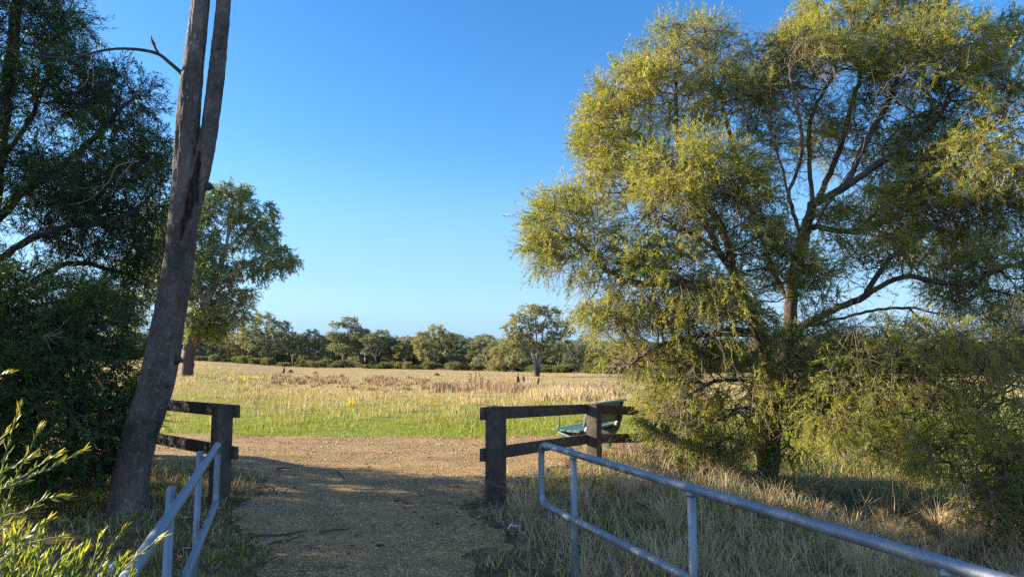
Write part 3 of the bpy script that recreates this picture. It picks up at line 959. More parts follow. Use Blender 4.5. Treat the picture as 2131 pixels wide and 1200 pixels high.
# leafy masses: photo place and size, distance offset, depth, how many points, drooping (0..1)
masses = [
    (1790, 75, 180, 75, .9, 1.5, 190, 0), (1650, 150, 100, 85, .2, 1.3, 130, 0), (1900, 140, 110, 95, -.2, 1.3, 140, 0),
    (1425, 120, 95, 75, .8, 1.1, 110, 0), (1330, 210, 100, 75, .6, 1.1, 110, 0), (1255, 285, 60, 85, .5, 1.0, 85, .2), (1265, 390, 65, 60, .3, .9, 55, .4),
    (1500, 190, 60, 80, .8, 1.0, 70, 0), (1560, 235, 60, 70, .3, 1.0, 60, 0), (1440, 360, 130, 72, -.9, 1.0, 170, 0), (1530, 420, 75, 80, -1.0, 1.0, 100, .2),
    (1390, 440, 80, 60, -1.2, .9, 90, .2), (1175, 465, 75, 55, -.6, 1.0, 100, .1), (1140, 520, 50, 50, -.6, .8, 50, .4), (1240, 540, 80, 75, -.8, 1.0, 110, .3), (1360, 560, 110, 80, -1.1, 1.0, 130, .4),
    (1470, 640, 110, 90, -1.3, 1.0, 120, .5), (1300, 650, 110, 45, -.9, .9, 80, .7), (2040, 230, 90, 120, -.4, 1.3, 150, .1), (1985, 380, 105, 95, -.7, 1.3, 140, .2),
    (2100, 430, 80, 130, -.6, 1.3, 130, .2), (2060, 100, 70, 45, 0, 1.0, 55, 0), (1930, 480, 95, 60, .5, 1.2, 80, .3), (1850, 540, 90, 40, -.9, .8, 45, .3), (2060, 590, 90, 80, -1.1, 1.2, 120, .4),
    (1830, 715, 105, 55, -1.5, .7, 62, .5), (1960, 740, 130, 70, -1.7, .8, 70, .5), (2110, 720, 80, 90, -1.2, .8, 45, .5), (1400, 770, 90, 60, -1.4, .9, 95, .5), (1300, 755, 48, 32, -1.3, .7, 45, .4),
    (1420, 870, 75, 60, -1.7, .8, 95, .5), (1520, 870, 85, 70, -1.3, .9, 90, .5), (1690, 850, 80, 45, -.9, .8, 60, .5), (1810, 830, 100, 50, -1.3, .8, 80, .6), (1990, 870, 100, 70, -1.7, .9, 80, .8),
    (1760, 290, 95, 90, .9, 1.1, 70, 0), (1640, 560, 80, 60, -1.0, .8, 45, .4), (1560, 700, 70, 55, -1.1, .8, 45, .6), (1900, 300, 70, 80, .8, 1.0, 60, .1), (2080, 1010, 50, 70, -2.2, .6, 50, .7),
    (1620, 330, 60, 60, .3, .9, 30, .0), (1580, 520, 80, 70, -.9, .9, 60, .3), (1480, 500, 80, 50, -.5, .9, 60, .2), (1340, 350, 70, 60, .3, .9, 55, .1), (1430, 250, 70, 60, .7, .9, 55, .0), (1880, 400, 80, 60, .4, 1.0, 55, .2), (2000, 500, 70, 60, .4, 1.0, 60, .2), (1700, 720, 70, 50, -.8, .8, 40, .4), (1760, 770, 90, 50, -1.2, .8, 36, .6), (1880, 800, 110, 55, -1.4, .9, 45, .7), (1750, 880, 80, 40, -1.5, .6, 32, .7), (1900, 930, 90, 40, -1.9, .6, 36, .8), (2060, 800, 90, 70, -1.2, .9, 45, .7), (1790, 470, 120, 60, -.2, .9, 46, .2), (1700, 600, 60, 60, -1.2, .6, 22, .4), (1450, 740, 90, 50, -1.6, .7, 60, .6), (1380, 860, 50, 50, -1.4, .6, 40, .6), (1590, 800, 60, 60, -1.4, .6, 40, .6), (1680, 780, 50, 40, -1.4, .6, 30, .6), (1480, 940, 60, 30, -1.5, .6, 30, .6), (1640, 930, 40, 25, -.9, .5, 20, .5),
]
# the skirt on the left stands back, the low fronds on the right reach forward into the sun
masses = [(u, v, ru, rv, dy + (.8 if (u < 1560 and v > 690) else -.8 if (u > 1740 and v > 690) else 0), ry, n_, dr) for (u, v, ru, rv, dy, ry, n_, dr) in masses]
A = []
for (u, v, ru, rv, dy, ry, n_, dr) in masses:
    q = ell(u, v, ru, rv, YT + dy, ry, int(n_ * 2.45))
    A.append(q)
A = above_ground(np.concatenate(A), .15)
nodes, par = grow(limbs, A, .125, .14, 160, .30, (0, 0, .04))
r = radii(nodes, par, .0056, .165)
root = thing('weeping_tree', 'big spreading olive leaved tree with weeping twigs behind the timber fence and pipe rail', 'tree', base)
wood = MB(); twg = MB(); crown = MB()
limb_mesh(wood, nodes, par, r, 9)
k, d, hd = tips_of(nodes, par, 5)
# droop of the mass nearest each node
mc = np.array([P(m_[0], m_[1], YT + m_[4]) for m_ in masses]); mdr = np.array([m_[7] for m_ in masses])
def near_droop(p_):
    return mdr[np.linalg.norm(p_[:, None] - mc[None], axis=2).argmin(1)]
kt = k[hd[k] <= 3]
near_m = np.linalg.norm(nodes[kt][:, None] - mc[None], axis=2).argmin(1)
dr_ = mdr[near_m]
mrz = np.array([m_[3] * (YT + m_[4]) / F_PX for m_ in masses])
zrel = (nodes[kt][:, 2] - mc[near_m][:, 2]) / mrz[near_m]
lump = fbm(nodes[kt][:, 0] * 1.5 + nodes[kt][:, 1], nodes[kt][:, 2] * 1.5, 4, 3)
leafy = rng.random(len(kt)) < np.clip(.68 + .72 * zrel * (1 - .75 * dr_) + 1.6 * (lump - .5) + .12 * dr_, .10, 1)
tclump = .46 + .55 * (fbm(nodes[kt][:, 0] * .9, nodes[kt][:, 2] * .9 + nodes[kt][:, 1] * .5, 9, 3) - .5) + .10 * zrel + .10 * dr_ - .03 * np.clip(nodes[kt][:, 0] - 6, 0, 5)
for lo, hi, bz, dp in ((-1, .15, .30, .15), (.15, .45, .05, .5), (.45, 2, -.25, .9)):
    s_ = (dr_ > lo) & (dr_ <= hi) & leafy
    sprays(twg, crown, nodes[kt][s_], d[kt][s_], 7, .36, 22, .062, .0098, tclump[s_], .60, (0, 0, bz), dp, tip_boost=.25)
bare = kt[~leafy]
sprays(twg, None, nodes[bare], d[bare], 3, .36, 0, .04, .01, np.full(len(bare), .5), .6, (0, 0, -.1), .6, wr=.0026)
# bare hanging twiglets inside the crown
ki = np.nonzero((hd > 1) & (hd < 16) & (r < .02))[0]
ki = ki[rng.random(len(ki)) < .42]
sprays(twg, None, nodes[ki], d[ki], 3, .55, 0, .04, .01, np.full(len(ki), .5), .7, (0, 0, -.15), .5, wr=.0028)
low = ki[(nodes[ki][:, 2] < 2.6)]
low = low[rng.random(len(low)) < .35]
sprays(twg, None, nodes[low], d[low], 2, .55, 0, .04, .01, np.full(len(low), .5), .6, (0, 0, -.4), .9, wr=.003)
wood.build('trunk', M['bark_tree'], root, True, base)
twg.build('twigs', M['twig'], root, False, base)
crown.build('crown', M['leaf_olive'], root, False, base)
print('right tree nodes', len(nodes), 'leaves', crown.n // 4)

# ------------------------------------------------------------------ shrubs and dark trees
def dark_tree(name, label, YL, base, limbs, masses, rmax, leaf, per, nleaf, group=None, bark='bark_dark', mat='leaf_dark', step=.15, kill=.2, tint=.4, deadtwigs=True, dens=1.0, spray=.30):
    A = []
    for (u, v, ru, rv, dy, ry, n_) in masses:
        A.append(ell(u, v, ru, rv, YL + dy, ry, int(n_ * dens)))
    A = above_ground(np.concatenate(A), .12)
    nodes, par = grow(limbs, A, step, kill, 140, .3, (0, 0, .03))
    r = radii(nodes, par, .004, rmax)
    root = thing(name, label, 'tree' if 'tree' in name else 'shrub', base, group=group)
    wood, tw, cr = MB(), MB(), MB()
    limb_mesh(wood, nodes, par, r, 8)
    k, d, hd = tips_of(nodes, par, 3)
    tc_ = tint + .16 * np.sin(nodes[k][:, 0] * 2.1) * np.sin(nodes[k][:, 2] * 2.7 + nodes[k][:, 1])
    sprays(tw, cr, nodes[k], d[k], per, spray, nleaf, leaf[0], leaf[1], tc_, .7, (0, 0, .05), .3)
    if deadtwigs:
        ki = np.nonzero((hd > 2) & (r < .02))[0]
        sprays(tw, None, nodes[ki], d[ki], 4, .55, 0, .04, .01, np.full(len(ki), .5), .7, (0, 0, -.5), .9, wr=.0032)
    wood.build('trunk', M[bark], root, True, base)
    tw.build('twigs', M['twig'] if bark != 'bark_dark' else M['bark_dark'], root, False, base)
    cr.build('crown', M[mat], root, False, base)
    print(name, len(nodes), cr.n // 4)
    return root

YC = 8.3
b3 = P(2120, 1190, YC); b3[2] = hgt(b3[0], b3[1]) - .05
dark_tree('low_shrub', 'low olive green shrub with dry twigs in the lower right corner of the bank', YC, b3,
          [[b3, P(2110, 1120, YC), P(2095, 1040, YC), P(2080, 960, YC)], [P(2112, 1130, YC), P(2050, 1080, YC - .2), P(2020, 1030, YC - .2)], [P(2112, 1130, YC), P(2170, 1060, YC), P(2200, 980, YC)]],
          [(2090, 1040, 70, 80, -.1, .5, 90), (2060, 1110, 55, 50, -.2, .4, 60), (2140, 1120, 70, 70, -.1, .5, 70), (2120, 960, 60, 60, .1, .5, 60), (2200, 1020, 80, 110, 0, .6, 80)],
          .03, (.055, .0095), 6, 16, dens=1.3, step=.11, kill=.13, tint=.5, bark='bark_tree', mat='leaf_olive')
mb = MB()
for (u, v, su, sv, n_) in ((1700, 975, 50, 10, 90), (1860, 960, 60, 14, 120), (1560, 1010, 50, 12, 50), (1990, 1010, 50, 22, 80), (1480, 1060, 60, 25, 40), (1320, 1090, 50, 30, 25), (1700, 1090, 90, 40, 60), (1240, 1010, 40, 20, 16), (420, 1110, 50, 40, 14), (540, 1160, 40, 20, 8)):
    for _ in range(n_):
        p_ = ground_px(u + rng.normal(0, su), v + rng.normal(0, sv), 3, 60)
        m_ = int(rng.integers(5, 12))
        ang = rng.uniform(0, 6.28, m_)
        el_ = rng.uniform(.15, 1.1, m_)
        dr_ = np.column_stack([np.cos(ang) * np.cos(el_), np.sin(ang) * np.cos(el_), np.sin(el_)])
        ps = np.tile(p_ + np.array([0, 0, .01]), (m_, 1)) + np.column_stack([np.zeros((m_, 2)), rng.uniform(0, .08, m_)])
        mb.leaves(ps, dr_, rng.uniform(.05, .14, m_), rng.uniform(.012, .026, m_), rng.normal(.27, .08, m_).clip(0, .6))
tag(mb.build('broadleaf_weeds', M['leaf_near']), 'low green leafy weeds on the bank and verges', 'weeds', kind='stuff')

YL = 9.0
b0 = P(-60, 1010, YL); b0[2] = hgt(b0[0], b0[1]) - .05
def LL(*a): return [P(u, v, YL + dy) for (u, v, dy) in a]
limbsL = [
    [b0, *LL((-50, 800, 0), (-35, 600, 0), (-20, 430, 0), (0, 300, .1), (20, 150, .2), (40, -50, .2), (50, -250, .3), (50, -420, .3))],
    LL((-25, 480, 0), (60, 390, .0), (150, 330, .2), (230, 250, .3), (280, 200, .4)),
    LL((-35, 560, 0), (60, 500, -.3), (150, 470, -.3), (260, 450, 0), (320, 400, .1)),
    LL((-40, 640, 0), (60, 590, .3), (140, 550, .4), (230, 560, .5), (300, 590, .6)),
    LL((-10, 350, .1), (60, 250, .3), (110, 140, .4)),
    LL((0, 300, .1), (-120, 200, -.2), (-220, 100, -.3)),
    LL((-30, 500, 0), (-180, 360, -.6), (-300, 320, -1.0)),
]
massL = [
    (60, 60, 110, 110, .2, .8, 200), (30, 190, 100, 80, .1, .8, 130), (180, 190, 75, 70, .3, .7, 110), (260, 210, 60, 60, .4, .6, 90),
    (250, 310, 85, 80, .3, .7, 150), (300, 420, 55, 70, .3, .6, 90), (180, 420, 100, 90, .0, .8, 150), (70, 370, 90, 80, .1, .8, 80), (60, -110, 110, 100, .3, .8, 120), (40, -280, 80, 110, .3, .8, 80), (250, 500, 85, 60, .2, .6, 90),
    (300, 560, 50, 55, .5, .6, 55), (130, 490, 80, 40, -.1, .6, 26), (-120, 200, 120, 160, 0, .9, 150), (-160, -60, 120, 120, 0, .9, 100), (230, 620, 60, 50, .5, .6, 40),
    (330, 340, 40, 40, .4, .4, 25), (-300, 330, 130, 130, -1.0, .9, 110), (-140, 480, 120, 180, 0, .8, 140),
]
dark_tree('tall_tree', 'tall dark tree with hanging twiggy crown left of the forked trunk', YL, b0, limbsL, massL, .16, (.075, .0115), 6, 17, dens=1.6, step=.13, kill=.15, spray=.36)

YS = 7.9
b1 = P(60, 1060, YS); b1[2] = hgt(b1[0], b1[1]) - .05
def LS(*a): return [P(u, v, YS + dy) for (u, v, dy) in a]
limbsS = [
    [b1, *LS((65, 950, 0), (80, 820, 0), (90, 700, .1), (100, 600, .1))],
    LS((70, 930, 0), (130, 840, -.3), (190, 760, -.3), (230, 700, -.2)),
    LS((68, 940, 0), (10, 840, -.4), (-40, 740, -.4), (-60, 640, -.3)),
    LS((70, 930, 0), (120, 900, -.6), (200, 890, -.8), (250, 870, -.7)),
    LS((80, 830, 0), (30, 740, -.3), (20, 640, -.3)),
    LS((66, 950, 0), (-120, 850, -.5), (-330, 740, -1.0), (-560, 640, -1.7), (-700, 480, -2.0)),  # this and the next limbs reach out of frame to carry added shading masses
    LS((-120, 850, -.5), (-400, 860, -1.4), (-700, 800, -2.1)),
    LS((-700, 800, -2.1), (-980, 780, -2.8), (-1250, 640, -3.4), (-1260, 400, -3.4)),
    LS((-1250, 640, -3.4), (-1500, 420, -3.9), (-1600, 200, -4.0)),
]
massS = [
    (80, 640, 90, 80, 0, .7, 130), (190, 680, 65, 70, -.2, .6, 100), (20, 720, 110, 100, -.3, .7, 150), (140, 780, 110, 80, -.4, .7, 170), (220, 790, 60, 55, -.2, .5, 70),
    (60, 850, 120, 90, -.5, .7, 170), (190, 880, 80, 70, -.5, .6, 110), (120, 950, 130, 60, -.4, .6, 120), (20, 960, 80, 80, -.5, .6, 90), (-80, 800, 90, 160, -.4, .7, 130), (60, 575, 40, 30, .1, .4, 16), (215, 940, 55, 40, -.2, .4, 45), (255, 850, 35, 50, .1, .4, 40), (-90, 600, 80, 90, 0, .6, 70), (-330, 700, 220, 230, -1.0, 1.0, 210), (-720, 760, 330, 260, -2.1, 1.2, 230), (-700, 420, 300, 260, -2.0, 1.2, 250), (-420, 420, 220, 200, -1.2, 1.0, 170), (-1255, 800, 430, 300, -3.4, 1.1, 170), (-1255, 400, 400, 330, -3.4, 1.1, 190), (-1611, 150, 430, 420, -4.0, .75, 200),  # the far left masses are unseen growth, added to shade path and rails
]
dark_tree('leafy_shrub', 'dense dark green shrub at the foot of the forked trunk, with unseen growth added leftwards for shade', YS, b1, limbsS, massS, .07, (.066, .0115), 7, 18, dens=2.4, tint=.55, deadtwigs=False, step=.125, kill=.145)

YE = 10.3
b2 = P(-210, 1000, YE); b2[2] = hgt(b2[0], b2[1]) - .05
def LE(*a): return [P(u, v, YE + dy) for (u, v, dy) in a]
dark_tree('leafy_shrub', 'dark bushy shrub at the left border behind the tall dark tree', YE, b2,
          [[b2, *LE((-205, 900, 0), (-200, 750, 0), (-190, 600, 0), (-190, 480, 0))], LE((-205, 850, 0), (-120, 750, .2), (-40, 680, .2)), LE((-205, 850, 0), (-280, 740, .0), (-330, 640, .0)), LE((-205, 880, 0), (-120, 860, .3), (-60, 850, .4))],
          [(-190, 520, 110, 100, -.6, .7, 120), (-110, 640, 120, 100, -.3, .8, 140), (-260, 640, 120, 110, -.4, .9, 130), (-150, 780, 150, 100, .3, .9, 170), (-60, 820, 90, 80, .4, .8, 80), (-220, 880, 130, 70, .1, .8, 120), (-70, 900, 90, 60, .5, .7, 70), (-336, 780, 190, 170, -1.4, .8, 190), (-250, 600, 150, 130, -1.0, .8, 130)],
          .08, (.07, .018), 6, 14, dens=1.5, step=.15, kill=.18, tint=.45, deadtwigs=False)

# pale dead twigs hanging in the dark crown, each a loose thing caught in the leaves
def dead_twig(label, polys, Yd):
    root_ = None
    mb = MB()
    for (pl, r0_, r1_) in polys:
        pts = resample([P(u, v, Yd + dy) for (u, v, dy) in pl], .05)
        mb.tube(pts, np.linspace(r0_, r1_, len(pts)), 5)
    o = mb.build('dead_twig', M['twig'], None, True)
    tag(o, label, 'twig', 'pale dead twigs among the left foliage')
dead_twig('pale curved dead twig hanging in the upper dark crown', [([(290, 335, 0), (245, 345, -.05), (228, 375, 0), (205, 400, .05), (180, 418, .1), (140, 427, .1)], .009, .003), ([(228, 380, 0), (205, 388, 0), (165, 392, 0)], .005, .002), ([(275, 340, 0), (248, 370, 0), (235, 400, 0), (205, 418, 0)], .005, .002)], 7.9)
dead_twig('pale forked dead twig on the dark shrub', [([(130, 690, 0), (105, 698, 0), (88, 700, 0)], .006, .003), ([(105, 698, 0), (130, 702, 0)], .004, .002), ([(90, 700, 0), (100, 715, 0), (108, 735, 0)], .005, .002), ([(100, 700, 0), (115, 715, 0)], .004, .002), ([(88, 700, 0), (120, 685, 0), (150, 655, 0)], .004, .002)], 6.9)

# ------------------------------------------------------------------ forked trunk
YP = 7.4
bp = P(265, 1075, YP); bp[2] = hgt(bp[0], bp[1]) - .08
stemA = [(262, 1080, 92), (267, 1035, 80), (274, 980, 74), (292, 900, 71), (325, 800, 71), (345, 700, 68), (360, 620, 64), (373, 540, 62), (380, 470, 62), (385, 400, 58), (388, 300, 52), (396, 200, 48), (407, 100, 42), (418, 0, 39), (430, -140, 37), (440, -300, 33), (452, -480, 24)]
stemB = [(384, 490, 40), (400, 430, 46), (416, 370, 44), (433, 300, 37), (447, 200, 36), (458, 100, 33), (467, 0, 30), (476, -140, 28), (500, -300, 22), (515, -450, 15)]
root = thing('forked_tree', 'tall grey forked trunk leaning beside the left handrail', 'tree', bp)
def stem(rows, ext=0):
    pts = np.array([P(u, v, YP) for u, v, w_ in rows]); rad = np.array([w_ / 2 * YP / F_PX * .93 for u, v, w_ in rows])
    pr = resample(np.column_stack([pts, rad * 1.0]), .03)
    return pr[:, :3], pr[:, 3]
wound = np.array([(411, 312), (410, 345), (404, 385), (398, 415), (392, 445), (384, 470), (377, 500)], float)
wound_w = np.array([3, 9, 15, 15, 12, 8, 3.])
def bark_tube(pts, rad, n, seed):
    """trunk with fissured, lumpy bark as real relief; tint marks the charred wound under the fork"""
    m_ = len(pts)
    T = unit(np.gradient(pts, axis=0))
    ref = np.array([0, 1.0, 0]); N_ = unit(np.cross(T, ref)); B_ = np.cross(T, N_)
    ang = np.linspace(0, 2 * np.pi, n, endpoint=False)
    s_ = np.arange(m_)[:, None] * .03
    ax = np.cos(ang)[None] * 3.2; ay = np.sin(ang)[None] * 3.2
    lump = (fbm(ax + 5, ay + s_ * 1.1, seed, 3) - .5) * .16
    fis = fbm(np.broadcast_to(ang[None] * 7.0, (m_, n)) + .6 * np.sin(s_ * 3), np.broadcast_to(s_ * 2.6, (m_, n)), seed + 5, 4)
    fine = fbm(np.broadcast_to(ang[None] * 15.0, (m_, n)), np.broadcast_to(s_ * 14, (m_, n)), seed + 9, 2)
    rr = rad[:, None] * (1 + lump) + .030 * (fis - .5) * np.minimum(rad[:, None] / .12, 1) + .010 * (fine - .5)
    V = pts[:, None] + rr[..., None] * (np.cos(ang)[None, :, None] * N_[:, None] + np.sin(ang)[None, :, None] * B_[:, None])
    # photo-side place of each vertex, to lay out the wound
    d_ = V - EYE
    dep = d_[..., 1] * cp + d_[..., 2] * sp
    uu = CX + F_PX * d_[..., 0] / dep; vv = CY - F_PX * (-d_[..., 1] * sp + d_[..., 2] * cp) / dep
    wx = np.interp(vv, wound[:, 1], wound[:, 0]); ww = np.interp(vv, wound[:, 1], wound_w, left=0, right=0)
    front = V[..., 1] < pts[:, None, 1] + .02
    nz = fbm(uu * .16, vv * .05, seed + 21, 3) - .5
    msk = np.where(front & (ww > 0), sm((ww * (1 + 1.3 * nz) - np.abs(uu - wx - 6 * nz)) / 5 + .3), 0)
    V = V + (msk * .022)[..., None] * unit(pts[:, None] - V)
    i = np.arange(m_ - 1)[:, None] * n; j = np.arange(n)[None]
    q = np.stack([i + j, i + (j + 1) % n, i + n + (j + 1) % n, i + n + j], -1).reshape(-1, 4)
    return MB().add(V.reshape(-1, 3), q, None, msk.reshape(-1))
a_, r_ = stem(stemA)
mb = bark_tube(a_, r_, 56, 31)
for az in (-2.5, -1.3, .1, 1.4, 2.6):
    e = bp + np.array([math.cos(az) * .27, math.sin(az) * .27, 0]); e[2] = hgt(e[0], e[1]) - .06
    q = resample([bp + np.array([math.cos(az) * .07, math.sin(az) * .07, .36]), (bp + e) / 2 + np.array([0, 0, .10]), e], .05)
    mb.tube(q, np.linspace(.085, .05, len(q)), 10, ripple=.06, tint=0.0)
mb.build('trunk', M['bark_pole'], root, True, bp)
b_, r_ = stem(stemB); b_ = b_ + np.array([0, -.02, 0])
bark_tube(b_, r_, 48, 47).build('second_stem', M['bark_pole'], root, True, bp)
# knots
for (u, v, Yk, rr_) in ((454, 100, YP - .10, .022), (437, 388, YP - .03, .045), (350, 800, YP - .12, .035), (366, 640, YP - .02, .03), (371, 748, YP - .02, .05), (404, 250, YP - .12, .018), (392, 205, YP - .13, .015)):
    c_ = P(u, v, Yk)
    bm = bmesh.new(); bmesh.ops.create_icosphere(bm, subdivisions=2, radius=rr_)
    for v_ in bm.verts: v_.co *= 1 + .25 * math.sin(v_.co.x * 90 + v_.co.z * 70)
    MB().from_bm(bm, c_).build('knot', M['bark_dark'], root, True, bp)
mb = MB()
br = resample([P(u, v, YP + dy) for u, v, dy in ((384, 158, .0), (372, 147, -.03), (352, 130, -.1), (330, 113, -.15), (300, 105, -.2), (270, 102, -.25), (240, 102, -.3), (205, 107, -.4), (170, 116, -.5), (130, 121, -.6), (80, 117, -.7), (30, 105, -.8), (-40, 90, -.9))], .05)
mb.tube(br, np.interp(np.linspace(0, 1, len(br)), [0, .06, .15, .5, 1], [.030, .022, .019, .012, .006]), 8, ripple=.06)
st = resample([P(u, v, YP - .15) for u, v in ((331, 114), (323, 100), (320, 92), (316, 84), (315, 75))], .03)
mb.tube(st, np.interp(np.linspace(0, 1, len(st)), [0, .45, .6, .8, 1], [.015, .014, .02, .012, .004]), 7, ripple=.1)
for pl in (((278, 104), (270, 118), (262, 128)), ((200, 107), (185, 140), (183, 165), (165, 185)), ((190, 110), (195, 150), (193, 185))):
    q = resample([P(u, v, YP - .25) for u, v in pl], .05)
    mb.tube(q, np.linspace(.005, .002, len(q)), 5)
mb.build('dead_branch', M['bark_dark'], root, True, bp)
# upper limbs and thin crown of the forked tree, above the picture
limbsU = [[a_[-1] - np.array([0, 0, .3]), a_[-1], a_[-1] + np.array([.1, 0, .5])], [b_[-1], b_[-1] + np.array([.3, .1, .5])]]
AU = np.concatenate([a_[-1] + np.array([.0, .2, 1.3]) + rng.normal(0, .55, (130, 3))])
nU, pU = grow(limbsU, AU, .16, .2, 60, .3)
rU = radii(nU, pU, .004, r_[-1])
mb = MB(); limb_mesh(mb, nU, pU, rU); mb.build('upper_branches', M['bark_pole'], root, True, bp)
k, d, hd = tips_of(nU, pU, 2)
mb = MB(); sprays(None, mb, nU[k], d[k], 4, .3, 10, .09, .02, np.full(len(k), .5), .7, (0, 0, -.2), .5)
mb.build('crown', M['leaf_gum'], root, False, bp)

# ------------------------------------------------------------------ spreading gum at mid distance
YG = 48.0
bg_ = ground_px(390, 782, 20, 200)
YG = bg_[1]
base = bg_.copy(); base[2] -= .1
def LG(*a): return [P(u, v, YG + dy) for (u, v, dy) in a]
limbsG = [
    [base, *LG((392, 740, 0), (405, 700, 0), (425, 640, 0), (445, 590, 0), (470, 520, 0), (480, 450, 0))],
    LG((445, 590, 0), (500, 560, -1), (550, 530, -1), (590, 520, -1)),
    LG((470, 520, 0), (520, 470, 1), (550, 440, 1)),
    LG((405, 700, 0), (370, 640, 1), (330, 600, 1), (280, 560, 1)),
    LG((425, 640, 0), (400, 540, -1), (380, 460, -1)),
    LG((415, 670, 0), (470, 660, 1), (510, 640, 1)),
]
massG = [
    (485, 405, 40, 25, 0, 2.2, 60), (520, 450, 55, 40, .5, 2.5, 95), (455, 440, 45, 35, -.5, 2.2, 70), (470, 500, 55, 30, .5, 2.0, 45), (550, 490, 35, 28, .5, 1.6, 50), (575, 540, 40, 30, -1, 1.8, 70), (600, 535, 18, 20, -1, 1, 18), (530, 560, 35, 25, -1, 1.6, 40),
    (440, 580, 45, 45, 0, 2.0, 60), (420, 660, 45, 50, 0, 2.0, 100), (480, 640, 40, 35, .5, 2, 75), (510, 620, 22, 22, 1, 1.2, 26), (440, 540, 35, 35, -1, 1.8, 45), (380, 560, 60, 60, 0, 2.5, 80), (310, 560, 60, 60, 1, 2.5, 90), (340, 470, 70, 60, 0, 2.5, 70), (400, 440, 50, 50, 0, 2.5, 60), (412, 690, 30, 24, -.5, 1.4, 32), (450, 680, 30, 22, .5, 1.4, 36), (500, 655, 25, 16, 1, 1.2, 26), (270, 640, 50, 40, 1, 2, 50), (475, 560, 30, 30, .2, 1.5, 22),
]
A = np.concatenate([ell(u, v, ru, rv, YG + dy, ry, int(n_ * 1.3), .3) for (u, v, ru, rv, dy, ry, n_) in massG])
nodes, par = grow(limbsG, A, .42, .55, 120, .3, (0, 0, .05))
r = radii(nodes, par, .018, .50)
root = thing('spreading_gum', 'broad gum tree with drooping limbs standing alone behind the forked trunk', 'tree', base)
wood, cr = MB(), MB()
limb_mesh(wood, nodes, par, r, 9)
k, d, hd = tips_of(nodes, par, 3)
tg = .40 + .10 * np.sin(nodes[k][:, 0] * .8) * np.sin(nodes[k][:, 2] * 1.1)
tg = np.where(nodes[k][:, 2] < P(0, 600, YG)[2], tg + .25, tg)
sprays(wood, cr, nodes[k], d[k], 8, .8, 13, .24, .075, tg, .8, (0, 0, -.1), .5, wr=.008)
wood.build('trunk', M['bark_gum'], root, True, base)
cr.build('crown', M['leaf_gum'], root, False, base)
print('gum', YG, len(nodes), cr.n // 4)

# ------------------------------------------------------------------ far trees: a few kinds, copied
def far_kind(seed, lobes, trunk, nlim, leafL=.021, leafs=10, per=7, spray=.055, tint=.5, rmax=.018):
    """tree of unit height in local coordinates; lobes: (x, z, rx, rz, n)"""
    st = np.random.default_rng(seed)
    A = []
    for (x, z, rx, rz, n_) in lobes:
        q = unit(st.normal(size=(n_, 3))) * (.35 + .65 * st.random((n_, 1)) ** .6)
        A.append(np.array([x, st.normal(0, .03), z]) + q * np.array([rx, rx, rz]))
    A = np.concatenate(A)
    limbs = [trunk[0]] + trunk[1:]
    nodes, par = grow(limbs, A, .028, .036, 90, .28, (0, 0, .06))
    r = radii(nodes, par, .0011, rmax)
    wood, cr = MB(), MB()
    limb_mesh(wood, nodes, par, r, 6)
    k, d, hd = tips_of(nodes, par, 2)
    tl = tint + .13 * np.sin(nodes[k][:, 0] * 17 + seed) * np.sin(nodes[k][:, 2] * 19)
    sprays(None, cr, nodes[k], d[k], per, spray, leafs, leafL, leafL * .5, tl, .9, (0, 0, -.05), .3)
    return wood, cr

V3 = lambda *a: [np.array(p_, float) for p_ in a]
kinds = []
def reg(*a, **k_):
    wood, cr = far_kind(*a, **k_)
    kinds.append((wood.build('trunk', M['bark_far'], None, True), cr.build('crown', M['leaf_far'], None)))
    kinds[-1][0].hide_render = False
reg(1, [(-.02, .85, .22, .13, 60), (-.25, .70, .16, .14, 50), (.22, .68, .18, .16, 55), (.33, .5, .12, .14, 30), (-.36, .5, .12, .13, 30), (0, .6, .16, .12, 25), (-.15, .35, .2, .12, 30), (.2, .33, .2, .12, 30)],
    [V3((0, 0, 0), (-.02, .0, .14), (-.1, 0, .4), (-.18, 0, .66)), V3((0, 0, .08), (.06, 0, .3), (.13, 0, .6)), V3((-.01, 0, .12), (.01, .02, .45), (.0, 0, .8)), V3((.03, 0, .15), (.2, 0, .36), (.3, 0, .5)), V3((-.03, 0, .15), (-.22, 0, .34), (-.34, 0, .48))], 0)
reg(2, [(.06, .88, .13, .11, 45), (-.12, .8, .07, .08, 18), (.16, .70, .13, .10, 35), (-.12, .62, .12, .10, 32), (.05, .55, .14, .10, 32), (-.05, .38, .16, .12, 35), (.17, .42, .12, .14, 30)],
    [V3((0, 0, 0), (.01, 0, .3), (.04, 0, .6), (.06, 0, .85)), V3((.01, 0, .25), (-.07, 0, .5), (-.12, 0, .78)), V3((.02, 0, .35), (.12, 0, .55), (.16, 0, .7))], 0)
reg(3, [(0, .82, .24, .16, 75), (-.2, .62, .18, .16, 50), (.22, .6, .2, .18, 55), (0, .5, .2, .16, 40), (-.25, .36, .16, .14, 34), (.25, .34, .16, .14, 34), (0, .26, .24, .12, 40)],
    [V3((0, 0, 0), (.02, 0, .25), (0, 0, .5), (0, 0, .8)), V3((.01, 0, .2), (-.12, 0, .42), (-.2, 0, .6)), V3((.01, 0, .22), (.14, 0, .4), (.22, 0, .6))], 0, tint=.42)
reg(4, [(.02, .86, .16, .12, 45), (-.14, .72, .12, .10, 30), (.18, .7, .12, .12, 32), (-.06, .58, .12, .10, 26), (.12, .52, .12, .10, 26), (-.16, .46, .10, .08, 18)],
    [V3((0, 0, 0), (-.03, 0, .25), (.0, 0, .55), (.02, 0, .84)), V3((-.02, 0, .22), (-.1, 0, .45), (-.15, 0, .7)), V3((-.01, 0, .3), (.1, 0, .5), (.18, 0, .7)), V3((.02, 0, .0), (.08, 0, .3), (.12, 0, .5))], 0, tint=.5)
